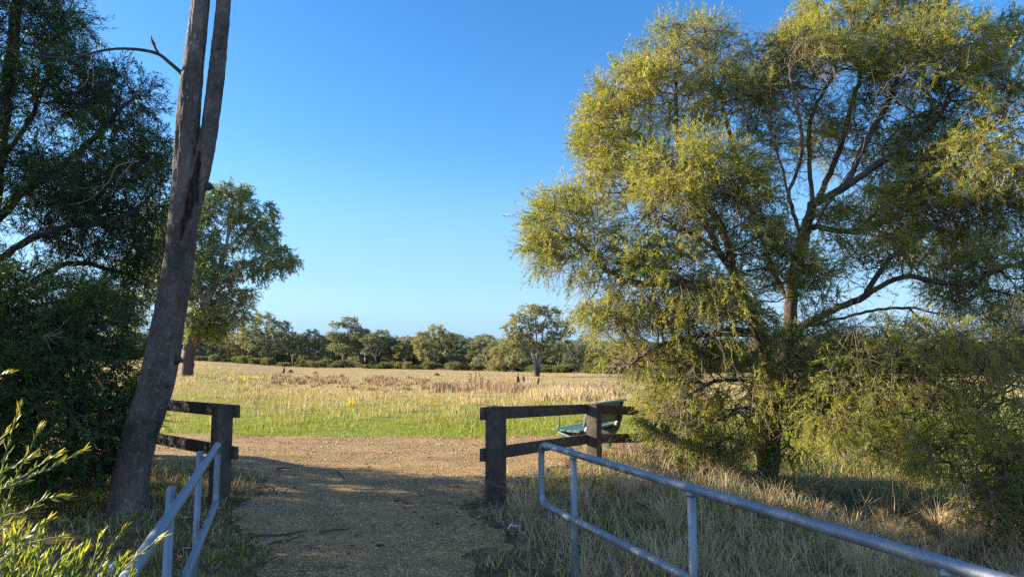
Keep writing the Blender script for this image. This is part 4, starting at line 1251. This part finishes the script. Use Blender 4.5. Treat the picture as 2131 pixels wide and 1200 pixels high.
# the big open gum in front: heavy trunk, steep limbs
reg(5, [(-.02, .9, .15, .09, 42), (.13, .85, .12, .10, 36), (-.17, .8, .11, .09, 30), (.24, .7, .12, .10, 30), (-.26, .66, .10, .10, 28), (.02, .7, .12, .09, 24), (-.14, .58, .12, .08, 26), (.16, .55, .12, .09, 24), (-.28, .44, .13, .11, 38), (-.05, .42, .12, .09, 24), (.26, .42, .13, .10, 30), (.1, .34, .1, .07, 16), (-.2, .28, .12, .07, 22), (.3, .6, .08, .08, 14)],
    [V3((0, 0, 0), (-.005, 0, .13), (-.04, 0, .3), (-.08, 0, .5), (-.12, 0, .75)), V3((0, 0, .12), (.04, 0, .32), (.06, 0, .6), (.1, 0, .84)), V3((.0, 0, .16), (.0, .02, .4), (-.01, 0, .7), (-.02, 0, .88)), V3((.02, 0, .2), (.14, 0, .4), (.22, 0, .66)), V3((-.02, 0, .2), (-.16, 0, .32), (-.27, 0, .44)), V3((-.05, 0, .35), (-.18, 0, .5), (-.25, 0, .66)), V3((.04, 0, .28), (.18, 0, .36), (.26, 0, .43))], 0, rmax=.034, leafL=.02, per=7)
reg(6, [(0, .8, .2, .18, 60), (-.16, .58, .2, .18, 55), (.18, .55, .2, .2, 55), (0, .35, .28, .2, 70), (-.2, .2, .16, .14, 34), (.22, .2, .16, .14, 34)],
    [V3((0, 0, 0), (0, 0, .4), (0, 0, .78)), V3((0, 0, .1), (.1, 0, .35), (.18, 0, .55)), V3((0, 0, .1), (-.1, 0, .35), (-.16, 0, .58))], 0, tint=.62)

used = [False] * len(kinds)
# low bush kind
def bush_kind(seed):
    st = np.random.default_rng(seed)
    nB_ = 90
    c_ = np.column_stack([st.uniform(-.5, .5, nB_), st.uniform(-.35, .35, nB_), st.uniform(.1, .8, nB_)])
    c_[:, 2] *= 1 - .8 * (np.abs(c_[:, 0]) * 1.4) ** 2
    cr = MB(); sprays(None, cr, c_, unit(c_ - np.array([0, 0, -.2])), 5, .22, 8, .085, .035, .5 + .15 * np.sin(c_[:, 0] * 9 + seed), .9, (0, 0, .2), .1)
    stm = MB()
    stm.segs(np.zeros((24, 3)), c_[:24] * np.array([.8, .8, .8]), np.full(24, .012), np.full(24, .004), 4)
    return stm, cr
bush_meshes = []
for s_ in (11, 12):
    stm, cr = bush_kind(s_)
    bush_meshes.append((stm.build('stems', M['bark_far']), cr.build('foliage', M['leaf_bush'])))
bused = [False, False]


def put_kind(meshes, usedflags, ki, name, label, cat, group, loc, scale, rotz):
    root_ = thing(name, label, cat, loc, rotz, group)
    root_.scale = scale
    for src in meshes[ki]:
        if not usedflags[ki]: c_ = src
        else:
            c_ = src.copy(); COL.objects.link(c_)
        c_.parent = root_
    usedflags[ki] = True
    return root_


def far_Y(u): return float(np.interp(u, [0, 500, 900, 1300, 2131], [225, 222, 190, 148, 140]))

def far_tree(u, top, width, ki, label, group, dY=0.0, rot=None, Y=None):
    Yt = Y if Y else far_Y(u) + dY
    q = P(u, 750, Yt); x = q[0]; z = float(hgt(x, Yt))
    H = (P(u, top, Yt)[2] - z)
    Wm = width * Yt / F_PX
    ext = [.86, .48, .82, .52, .74, .72][ki]
    rz = rng.uniform(-.5, .5) if rot is None else rot
    put_kind(kinds, used, ki, 'gum_tree', label, 'tree', group, (x, Yt, z - .2), (Wm / ext, Wm / ext, H), rz)

G1 = 'gum trees along the far edge of the paddock'
far_tree(552, 647, 118, 0, 'widest pale limbed gum in the far tree line left of the gap', G1, -8, 0)
far_tree(714, 656, 72, 1, 'tallest thin gum of the far tree line with two small top tufts', G1, -6, 0)
far_tree(785, 682, 66, 3, 'rounded gum with pale trunks right of the two tufted gum', G1, -5, 0.1)
far_tree(903, 671, 92, 0, 'dome topped gum rising above the middle of the far tree line', G1, -6, 3.0)
far_tree(1052, 702, 74, 5, 'dense olive tree just left of the big open gum', G1, -14, 0)
far_tree(1117, 628, 150, 4, 'big open crowned gum with heavy trunk standing out in the paddock', G1, 0, 0, Y=118)
far_tree(1203, 712, 72, 2, 'brownish round topped tree right of the big open gum', G1, -8, 0)
GF = 'ordinary gums of the far tree line'
LF = 'one of the plain grey green gums making up the far tree line'
for (u, top, wd, ki) in ((438, 690, 62, 2), (482, 688, 66, 5), (612, 690, 52, 3), (652, 682, 80, 0), (690, 694, 48, 2), (750, 682, 58, 3), (818, 706, 44, 1), (846, 704, 56, 3), (960, 706, 62, 2), (1000, 700, 66, 3), (1026, 704, 48, 5), (1165, 712, 56, 3), (1240, 714, 64, 2), (1282, 712, 60, 0), (1345, 706, 70, 2), (1420, 702, 80, 3), (1500, 700, 80, 0), (1580, 704, 80, 2), (1660, 700, 80, 3), (1740, 704, 80, 0), (1830, 700, 90, 2), (1920, 704, 90, 3), (2010, 700, 90, 0), (2100, 704, 90, 2), (380, 690, 70, 0), (320, 684, 70, 3), (255, 676, 80, 2), (180, 684, 80, 0), (100, 688, 80, 2), (20, 684, 80, 3), (-70, 690, 90, 0), (2190, 700, 90, 3)):
    far_tree(u, top, wd, ki, LF, GF, rng.uniform(-3, 4))
GB = 'trees in the second rank of the far wood'
LB = 'one of the darker trees filling the second rank behind the far gums'
for u in range(-60, 2220, 25):
    far_tree(u + rng.uniform(-10, 10), float(np.interp(u, [0, 500, 850, 1300], [686, 690, 696, 701])) + rng.uniform(-9, 9), rng.uniform(62, 90), int(rng.choice([2, 5, 2, 0, 3])), LB, GB, rng.uniform(9, 22))
GBu = 'low yellow green bushes at the foot of the far trees'
for u in list(range(300, 1300, 19)) :
    uu = u + rng.uniform(-9, 9)
    Yt = far_Y(uu) - rng.uniform(6, 13)
    x = P(uu, 750, Yt)[0]
    hh = rng.uniform(1.1, 2.7) if rng.random() < .85 else rng.uniform(3, 4.5)
    put_kind(bush_meshes, bused, int(rng.integers(0, 2)), 'bush', 'one of the low yellow green bushes at the foot of the far trees', 'bush', GBu, (x, Yt, float(hgt(x, Yt)) - .1), (rng.uniform(2, 5), rng.uniform(2, 4), hh), rng.uniform(0, 6.28))

for u in range(-60, 2200, 26):
    uu = u + rng.uniform(-9, 9)
    Yt = far_Y(uu) + rng.uniform(6, 20)
    x = P(uu, 750, Yt)[0]
    put_kind(bush_meshes, bused, int(rng.integers(0, 2)), 'bush', 'one of the dark understorey bushes between the trunks of the far wood', 'bush', 'understorey bushes of the far wood', (x, Yt, float(hgt(x, Yt)) - .1), (rng.uniform(5, 8), rng.uniform(3, 5), rng.uniform(3.5, 5.5)), rng.uniform(-.5, .5))

# stumps and stalks in the paddock
def stump(u, v, hpx, wpx, label, lean=.0):
    q = ground_px(u, v, 16, 200)
    H = hpx * q[1] / F_PX; R_ = wpx / 2 * q[1] / F_PX
    mb = MB()
    pts = resample([(0, 0, -.1), (lean * .3, 0, H * .45), (lean, 0, H)], H / 9)
    mb.tube(pts, np.interp(np.linspace(0, 1, len(pts)), [0, .15, .6, 1], [R_ * 1.5, R_, R_ * .85, R_ * .7]), 9, ripple=.12)
    o = mb.build('dead_stump', M['stalk'], None, True); o.location = q
    tag(o, label, 'stump')
stump(1118, 800, 14, 6, 'short dark leaning stump below the big open gum', .2)

def stalk(u, v, hpx, label):
    q = ground_px(u, v, 16, 200)
    s_ = q[1] / F_PX
    H = hpx * s_
    root_ = thing('weed_stalk', label, 'dead weed', q, 0, 'tall dead weed stalks')
    mb = MB()
    pts = resample([(0, 0, -.05), (rng.normal(0, .03), 0, H * .5), (rng.normal(0, .06), 0, H)], H / 6)
    mb.tube(pts, np.linspace(.020, .012, len(pts)) * 1.2, 6)
    for _ in range(5):
        t_ = rng.uniform(.35, .8); a0 = pts[int(t_ * (len(pts) - 1))]
        e = a0 + np.array([rng.normal(0, .16), rng.normal(0, .12), rng.uniform(.12, .3)])
        mb.tube(resample([a0, (a0 + e) / 2 + np.array([0, 0, -.03]), e], .08), .008, 5)
    mb.build('stem', M['stalk'], root_, True)
    hd_ = MB()
    n_ = 60
    t_ = np.sort(rng.uniform(.62, 1, n_)) 
    p_ = pts[(t_ * (len(pts) - 1)).astype(int)]
    d_ = unit(np.column_stack([rng.normal(0, 1, n_), rng.normal(0, 1, n_), rng.uniform(.3, 1.4, n_)]))
    hd_.leaves(p_, d_, rng.uniform(.06, .13, n_), np.full(n_, .05), rng.normal(.98, .02, n_).clip(.9, 1))
    hd_.build('seed_head', M['grass'], root_)
for (u, v, h_, lb) in ((977, 812, 24, 'shortest dead weed stalk at the left end of the stalk clump'), (981, 814, 38, 'thin dead weed stalk second in the clump on the paddock'), (990, 814, 46, 'tallest straight dead weed stalk in the paddock'), (999, 812, 38, 'dead weed stalk with dark tip right of the tallest stalk'), (1004, 810, 26, 'short bushy dead weed stalk beside the dark tipped one'), (1014, 815, 26, 'lone dead weed stalk just right of the clump'), (1072, 816, 20, 'lone dead weed stalk in the dark shadow band')):
    stalk(u, v, h_, lb)

# ------------------------------------------------------------------ kangaroos
def skin_obj(name, joints, edges, mat, parent):
    me = bpy.data.meshes.new(name)
    me.from_pydata([j[:3] for j in joints], edges, [])
    o = bpy.data.objects.new(name, me); COL.objects.link(o)
    md = o.modifiers.new('Skin', 'SKIN')
    for i_, v_ in enumerate(me.skin_vertices[0].data if me.skin_vertices else []):
        pass
    if not me.skin_vertices:
        bm = bmesh.new(); bm.from_mesh(me); bm.verts.layers.skin.verify(); bm.to_mesh(me); bm.free()
    for i_, v_ in enumerate(me.skin_vertices[0].data):
        v_.radius = (joints[i_][3], joints[i_][3]); v_.use_root = (i_ == 0)
    sb = o.modifiers.new('Sub', 'SUBSURF'); sb.levels = 1; sb.render_levels = 1
    me.materials.append(mat)
    dg = bpy.context.evaluated_depsgraph_get()
    nm = bpy.data.meshes.new_from_object(o.evaluated_get(dg))
    nm.name = name
    o.modifiers.clear(); o.data = nm
    if not nm.materials: nm.materials.append(mat)
    nm.polygons.foreach_set('use_smooth', np.ones(len(nm.polygons), bool))
    o.parent = parent
    return o

# facing +X, 1.45 m tall upright
UP = [(0, 0, .50, .20), (.05, 0, .75, .185), (.10, 0, .98, .135), (.13, 0, 1.14, .075), (.15, 0, 1.27, .062), (.20, 0, 1.34, .066), (.30, 0, 1.31, .034),
      (-.12, 0, .30, .14), (-.34, 0, .12, .075), (-.62, 0, .05, .045), (-.9, 0, .04, .022),
      (.04, .13, .40, .12), (.17, .15, .30, .07), (-.03, .15, .13, .042), (.0, .15, .035, .034), (.26, .15, .025, .028),
      (.04, -.13, .40, .12), (.17, -.15, .30, .07), (-.03, -.15, .13, .042), (.0, -.15, .035, .034), (.26, -.15, .025, .028),
      (.14, .10, 1.0, .05), (.20, .12, .84, .032), (.27, .09, .74, .024), (.14, -.10, 1.0, .05), (.20, -.12, .84, .032), (.27, -.09, .74, .024),
      (.17, .045, 1.40, .026), (.155, .07, 1.51, .022), (.17, -.045, 1.40, .026), (.155, -.07, 1.51, .022)]
UPE = [(0, 1), (1, 2), (2, 3), (3, 4), (4, 5), (5, 6), (0, 7), (7, 8), (8, 9), (9, 10), (0, 11), (11, 12), (12, 13), (13, 14), (14, 15), (0, 16), (16, 17), (17, 18), (18, 19), (19, 20), (2, 21), (21, 22), (22, 23), (2, 24), (24, 25), (25, 26), (5, 27), (27, 28), (5, 29), (29, 30)]
GR = [(0, 0, .52, .21), (.22, 0, .56, .18), (.42, 0, .46, .13), (.56, 0, .36, .075), (.66, 0, .26, .062), (.70, 0, .18, .062), (.76, 0, .09, .036),
      (-.16, 0, .36, .13), (-.40, 0, .18, .075), (-.68, 0, .07, .045), (-.95, 0, .04, .022),
      (.03, .13, .42, .12), (.2, .15, .32, .07), (-.02, .15, .13, .042), (.0, .15, .035, .034), (.27, .15, .025, .028),
      (.03, -.13, .42, .12), (.2, -.15, .32, .07), (-.02, -.15, .13, .042), (.0, -.15, .035, .034), (.27, -.15, .025, .028),
      (.47, .09, .34, .045), (.49, .1, .18, .03), (.53, .1, .04, .024), (.47, -.09, .34, .045), (.49, -.1, .18, .03), (.53, -.1, .04, .024),
      (.66, .05, .33, .024), (.62, .08, .42, .02), (.66, -.05, .33, .024), (.62, -.08, .42, .02)]
def roo(u, v, hpx, pose, face, label):
    q = ground_px(u, v, 16, 250)
    s_ = 1.2 * hpx * q[1] / F_PX / (1.5 if pose == 'up' else .78)
    root_ = thing('kangaroo', label, 'kangaroo', q, face, 'kangaroos out in the paddock')
    root_.scale = (s_, s_, s_)
    skin_obj('body', UP if pose == 'up' else GR, UPE, M['roo'], root_)
roo(590, 777, 13.5, 'up', .9, 'upright kangaroo with head to one side left of a crouching one')
roo(603, 777, 8.5, 'gr', -.5, 'dark crouching kangaroo close beside an upright one')
roo(655, 778, 5, 'gr', .4, 'tiny low kangaroo alone right of the upright and crouching pair')
roo(911, 783, 7.5, 'gr', 2.8, 'dark grazing kangaroo alone in the middle of the paddock')
roo(1078, 800, 20, 'up', -1.5, 'tallest upright kangaroo facing the road with pricked ears')
roo(1090, 794, 13, 'up', 2.6, 'slim upright kangaroo just behind the tallest one')

# ------------------------------------------------------------------ timber fences
def rotz(a):
    c_, s_ = math.cos(a), math.sin(a)
    return np.array([[c_, -s_, 0], [s_, c_, 0], [0, 0, 1.0]])

def fence(label, posts, offs, tops, ext0=.12, ext1=.1, size=.172, hh=.14):
    """posts: list of (x, y), tops: height of each post; rails on the side `offs` (+1 left of travel, -1 right)"""
    posts = [np.array(p_, float) for p_ in posts]
    z0 = float(hgt(posts[0][0], posts[0][1]))
    org = np.array([posts[0][0], posts[0][1], z0])
    root_ = thing('timber_fence', label, 'fence', org)
    for i_, p_ in enumerate(posts):
        d_ = (posts[min(i_ + 1, len(posts) - 1)] - posts[max(i_ - 1, 0)])
        zb = float(hgt(p_[0], p_[1])) - .3
        MB().box((p_[0], p_[1], (zb + tops[i_]) / 2), (size, size, tops[i_] - zb), rotz(math.atan2(d_[1], d_[0])), bevel=.006).build('post', M['wood'], root_, False, org)
    for i_ in range(len(posts) - 1):
        a, b2 = posts[i_], posts[i_ + 1]
        d_ = b2 - a; Ln = np.linalg.norm(d_); d_ = d_ / Ln
        nrm = np.array([-d_[1], d_[0]]) * offs
        e0 = ext0 if i_ == 0 else -.002; e1 = ext1 if i_ == len(posts) - 2 else -.002
        off = nrm * (size / 2 + .027)
        slope = (tops[i_ + 1] - tops[i_]) / Ln
        ph = math.atan(slope)
        R_ = rotz(math.atan2(d_[1], d_[0])) @ np.array([[math.cos(ph), 0, -math.sin(ph)], [0, 1, 0], [math.sin(ph), 0, math.cos(ph)]])
        mid = (Ln + e1 - e0) / 2
        m_ = a + d_ * mid + off
        for dz in (.078, .525):
            zc = tops[i_] + slope * mid - dz + rng.normal(0, .003)
            MB().box((m_[0], m_[1], zc), ((Ln + e0 + e1) / math.cos(ph), .05, hh), R_, bevel=.005).build('rail', M['wood'], root_, False, org)
    return root_

fr0 = P(1032, 860, 7.75); fr1 = P(1236, 860, 10.55); fr2 = P(1392, 860, 12.3)
fence('dark timber post and rail fence on the right in front of the green bench', [fr0[:2], fr1[:2], fr2[:2]], +1, [1.09, .945, .77], .12, .3)
fl0 = P(463, 860, 7.85); fl1 = P(300, 860, 9.6); fl2 = P(150, 860, 11.5)
fence('dark timber post and rail fence on the left behind the forked trunk', [fl0[:2], fl1[:2], fl2[:2]], -1, [1.1, 1.07, 1.05], .14, .3)

# ------------------------------------------------------------------ pipe handrails of the footbridge
ZT, ZB = .985, .56
def handrail(x0, y0, slant, label, side):
    DIR = np.array([slant, -1.0]); DIR /= np.linalg.norm(DIR)      # towards the camera
    NRM = np.array([DIR[1], -DIR[0]])                              # to the left
    S = np.array([x0, y0])
    org = np.array([x0, y0, float(hgt(x0, y0))])
    root_ = thing('handrail', label, 'handrail', org)
    Ln = 7.2
    def at(t, z, o=0.0): return np.array([*(S + DIR * t + NRM * o), z])
    rr = .0228
    # one bent pipe: top rail, rounded end, lower rail
    rb = .075
    pts = [at(Ln, ZT)]
    pts += [at(t, ZT) for t in np.linspace(Ln - .4, rb, 18)]
    pts += [at(rb - rb * math.sin(f_), ZT - rb + rb * math.cos(f_)) for f_ in np.linspace(.2, math.pi / 2, 7)]
    pts += [at(0, z) for z in np.linspace(ZT - rb - .03, ZB + rb + .03, 6)]
    pts += [at(rb - rb * math.cos(f_), ZB + rb - rb * math.sin(f_)) for f_ in np.linspace(0, math.pi / 2 - .2, 7)]
    pts += [at(t, ZB) for t in np.linspace(rb, Ln, 20)]
    MB().tube(pts, rr, 18).build('rail_pipe', M['steel'], root_, True, org)
    # weld collars where the bend was joined
    mb = MB()
    mb.tube([at(.62, ZB), at(.645, ZB)], rr + .003, 18)
    mb.build('weld_collar', M['steel'], root_, True, org)
    for i_, t in enumerate(np.arange(.553 if side < 0 else .575, Ln, 1.33)):
        q = S + DIR * t
        zb = float(hgt(q[0], q[1])) - .25
        if side < 0:      # right: round posts under the rail
            p_ = MB().tube([at(t, zb, -.001), at(t, ZB - .01, -.001), at(t, ZT - .01, -.001)], .0205, 16).build('rail_post', M['steel'], root_, True, org)
            cl = MB().box(at(t - .03, ZT + rr + .004, -.0), (.05, .02, .012), rotz(math.atan2(DIR[1], DIR[0])), bevel=.003)
            wd = MB().tube([at(t, ZT - rr - .016, 0), at(t, ZT - rr - .008, 0), at(t, ZT - rr + .004, 0)], [.0205, .025, .027], 16)
            wd.build('weld_bead', M['steel'], p_, True, org)
            if i_ == 0: cl.build('rail_clip', M['steel'], root_, False, org)
        else:             # left: flat channel posts bolted to the outer side
            o = .055
            c_ = at(t, (zb + ZT + .02) / 2, -side * -1 * o)
            mb = MB()
            R_ = rotz(math.atan2(DIR[1], DIR[0]))
            Hh = ZT + .02 - zb
            mb.box(at(t, (zb + ZT + .02) / 2, o), (.065, .006, Hh), R_)
            mb.box(at(t - .03, (zb + ZT + .02) / 2, o + .018), (.005, .030, Hh - .002), R_)
            mb.box(at(t + .03, (zb + ZT + .02) / 2, o + .018), (.005, .030, Hh - .002), R_)
            p_ = mb.build('rail_post', M['steel'], root_, False, org)
            bl = MB()
            for zz in (ZB, ZT - .03):
                bl.tube([at(t, zz, o + .006), at(t, zz, o - .045)], .007, 6)
            bl.build('bolt', M['steel'], p_, False, org)
handrail(.215, 5.2, .365, 'galvanised pipe handrail on the right running out of the lower corner', -1)
handrail(-2.155, 5.2, .338, 'galvanised pipe handrail on the left with flat channel posts', 1)

# ------------------------------------------------------------------ green park bench behind the fence
BL = np.array([.5, .866, 0]); BD = np.array([.866, -.5, 0])      # along the bench, from seat front to back
fc = P(1149, 893, 11.6)                                           # near front corner of the seat
zg = float(hgt(fc[0], fc[1]))
org = np.array([fc[0], fc[1], zg])
RB = np.column_stack([BL, BD, np.array([0, 0, 1.0])])
root = thing('park_bench', 'green slatted park bench facing the road behind the right fence', 'bench', org)
def bp_(l, dd, z): return np.array([0, 0, 0]) + BL * l + BD * dd + np.array([0, 0, z])
def rx(a):
    c_, s_ = math.cos(a), math.sin(a)
    return np.array([[1, 0, 0], [0, c_, -s_], [0, s_, c_]])
BLEN = 1.55
for dd, z, a in ((.06, .445, .03), (.19, .438, -.03), (.32, .43, -.06), (.44, .428, -.04)):
    MB().box(bp_(BLEN / 2, dd, z), (BLEN, .115, .036), RB @ rx(a), bevel=.005).build('seat_slat', M['bench_green'], root)
for dd, z, a in ((.575, .565, 1.28), (.605, .68, 1.30), (.635, .79, 1.32)):
    MB().box(bp_(BLEN / 2, dd, z), (BLEN, .115, .036), RB @ rx(a), bevel=.005).build('back_slat', M['bench_green'], root)
MB().box(bp_(BLEN / 2, .665, .86), (BLEN + .05, .10, .036), RB @ rx(.1), bevel=.005).build('top_slat', M['bench_green'], root)
# curved end frames: scooped plates following seat and back
prof = [(0.03, .425), (.25, .41), (.45, .405), (.52, .43), (.57, .55), (.61, .70), (.64, .845), (.69, .845), (.68, .70), (.66, .55), (.60, .36), (.50, .24), (.38, .20), (.26, .23), (.12, .32)]
for l0 in (.10, BLEN - .14):
    bm = bmesh.new()
    f0 = [bm.verts.new(bp_(l0, a, z)) for a, z in prof]
    f1 = [bm.verts.new(bp_(l0 + .04, a, z)) for a, z in prof]
    n_ = len(prof)
    bm.faces.new(f0); bm.faces.new(list(reversed(f1)))
    for i_ in range(n_): bm.faces.new([f0[i_], f1[i_], f1[(i_ + 1) % n_], f0[(i_ + 1) % n_]])
    bmesh.ops.recalc_face_normals(bm, faces=bm.faces)
    bmesh.ops.triangulate(bm, faces=[f for f in bm.faces if len(f.verts) > 4])
    MB().from_bm(bm).build('end_frame', M['bench_metal'], root)
    MB().box(bp_(l0 + .02, .40, .11), (.06, .10, .26), RB, bevel=.006).box(bp_(l0 + .02, .40, -.01), (.10, .40, .02), RB, bevel=.004).build('leg', M['bench_metal'], root)
    arm = [bp_(l0 - .02, .13, .425), bp_(l0 - .02, .09, .44), bp_(l0 - .02, .10, .68), bp_(l0 - .02, .14, .73), bp_(l0 - .02, .40, .74), bp_(l0 - .02, .62, .74)]
    MB().tube(resample(arm, .04), .010, 8).build('armrest', M['bench_metal'], root, True)

# ------------------------------------------------------------------ fallen sticks and a pale curl of bark
def stick(pl, r0_, label):
    pts = []
    for (u, v) in pl:
        q = ground_px(u, v, 3.5, 60); q[2] += .02 + r0_
        pts.append(q)
    pts = resample(pts, .05)
    pts[:, 2] += .008 * np.sin(np.arange(len(pts)) * .8)
    mb = MB().tube(pts, np.linspace(r0_, r0_ * .45, len(pts)), 6, ripple=.1)
    tag(mb.build('fallen_stick', M['bark_dark'], None, True), label, 'stick')
stick([(665, 1115), (705, 1108), (728, 1104)], .010, 'crooked fallen stick on the path left of the middle')
stick([(520, 1125), (590, 1118), (640, 1112)], .012, 'long dark fallen stick on the shaded grass edge')
stick([(560, 1140), (600, 1128), (625, 1120)], .009, 'short fallen stick in front of the long dark one')
stick([(700, 985), (713, 995), (718, 1004)], .010, 'small forked stick lying near the shadow edge')
stick([(575, 980), (607, 979)], .014, 'short thick stick near the left end of the shadow edge')
stick([(820, 1048), (858, 1053)], .014, 'dark stick lying across the middle of the shaded gravel')
stick([(785, 1143), (800, 1145)], .014, 'stubby dark stick at the near end of the gravel path')
q = ground_px(1074, 1116, 3.5, 40)
mb = MB()
nu, nv = 9, 7
uu, vv = np.meshgrid(np.linspace(-1, 1, nu), np.linspace(-1, 1, nv))
px_ = uu * .075 + .015 * np.sin(vv * 3); py_ = vv * .03 * (1.2 - .5 * np.abs(uu)); pz_ = .055 + .03 * np.cos(uu * 2.2 + .5) + .018 * vv ** 2 - .02 * uu + .01 * np.sin(uu * 7)
i = np.arange(nv - 1)[:, None] * nu; j = np.arange(nu - 1)[None]
top = np.stack([px_, py_, pz_], -1).reshape(-1, 3)
qd = np.stack([i + j, i + j + 1, i + nu + j + 1, i + nu + j], -1).reshape(-1, 4)
mb.add(top, qd); mb.add(top - np.array([0, 0, .006]), qd[:, ::-1])
o = mb.build('bark_curl', M['driftbark'], None, True); o.location = q + np.array([0, 0, .0]); o.rotation_euler = (0, 0, .35)
tag(o, 'pale curled piece of bark lying in the grass beside the path', 'bark')

# ------------------------------------------------------------------ sunlit shrub close to the camera, lower left
YB = 1.75
rootb = P(-150, 1500, YB)
bs = np.array([rootb[0], YB, float(hgt(rootb[0], YB))])
root = thing('young_shrub', 'sunlit young shrub with yellow tipped shoots in the near lower left corner', 'shrub', bs)
stems, fol = MB(), MB()
explicit = [
    [(-70, 1260, .1), (-15, 1060, .05), (8, 960, 0), (22, 905, 0), (40, 850, 0)],
    [(-70, 1240, .1), (0, 1090, .1), (30, 1000, .05), (60, 940, 0), (80, 893, 0)],
    [(-90, 1150, .0), (-20, 1035, 0), (40, 1003, 0), (100, 975, 0), (168, 940, 0)],
    [(-60, 1150, .0), (0, 1020, .05), (50, 990, .05), (85, 965, .05), (120, 945, .05)],
    [(-60, 1120, -.05), (-10, 1000, -.05), (20, 975, -.05), (65, 950, -.05)],
    [(-90, 1180, -.1), (0, 1080, -.1), (50, 1065, -.1), (90, 1038, -.1), (132, 1032, -.1)],
    [(-60, 1250, -.1), (10, 1160, -.1), (50, 1120, -.1), (95, 1084, -.1)],
    [(-60, 1250, -.2), (20, 1150, -.15), (80, 1125, -.15), (125, 1116, -.15)],
    [(60, 1400, -.1), (150, 1260, -.1), (190, 1180, -.1), (207, 1118, -.1)],
    [(60, 1400, -.1), (170, 1250, -.1), (220, 1160, -.1), (252, 1106, -.1)],
    [(60, 1420, -.15), (180, 1260, -.15), (260, 1180, -.15), (330, 1120, -.15)],
    [(-80, 1000, .1), (-50, 900, .1), (-20, 800, .1), (13, 775, .1)],
    [(-90, 1050, 0), (-40, 960, 0), (-10, 930, 0), (10, 900, 0)],
]
for _ in range(64):
    uu = rng.uniform(-90, 270); vt = 1085 + max(0, uu - 20) * .36 + abs(rng.normal(0, 85)); dy = rng.uniform(-.3, .35)
    explicit.append([(uu - 110, vt + 330, dy), (uu - 60, vt + 170, dy), (uu - 22, vt + 70, dy), (uu + rng.normal(8, 14), vt, dy)])
for si, pl in enumerate(explicit):
    pts = resample([P(u, v, YB + dy) for u, v, dy in pl], .012)
    n_ = len(pts)
    stems.tube(pts, np.linspace(.0032, .0014, n_), 5)
    tt = np.linspace(0, 1, n_)
    tan = unit(np.gradient(pts, axis=0))
    per = 3 if si < 13 else 4
    prob = np.where(tt > .90, 1.0, np.where(tt > .45, .55 if si < 13 else .8, .12))
    idx = np.repeat(np.arange(n_), per); idx = idx[rng.random(len(idx)) < prob[idx]]
    tn = tan[idx]; rad = unit(np.cross(tn, rng.normal(size=tn.shape)))
    tipf = tt[idx]
    ld = unit(tn * (1.0 + .9 * (tipf > .9))[:, None] + rad * rng.uniform(.25, .75, (len(idx), 1)))
    fol.leaves(pts[idx], ld, rng.uniform(.016, .034, len(idx)) * (1 if si < 13 else 1.15), rng.uniform(.0035, .006, len(idx)), (.24 + (.44 * ((tipf - .55) / .45).clip(0, 1) ** 1.5) * (1 if si < 13 else .7) + rng.normal(0, .09, len(idx))).clip(0, 1))
stems.build('stems', M['twig'], root, True, bs)
fol.build('foliage', M['leaf_near'], root, False, bs)
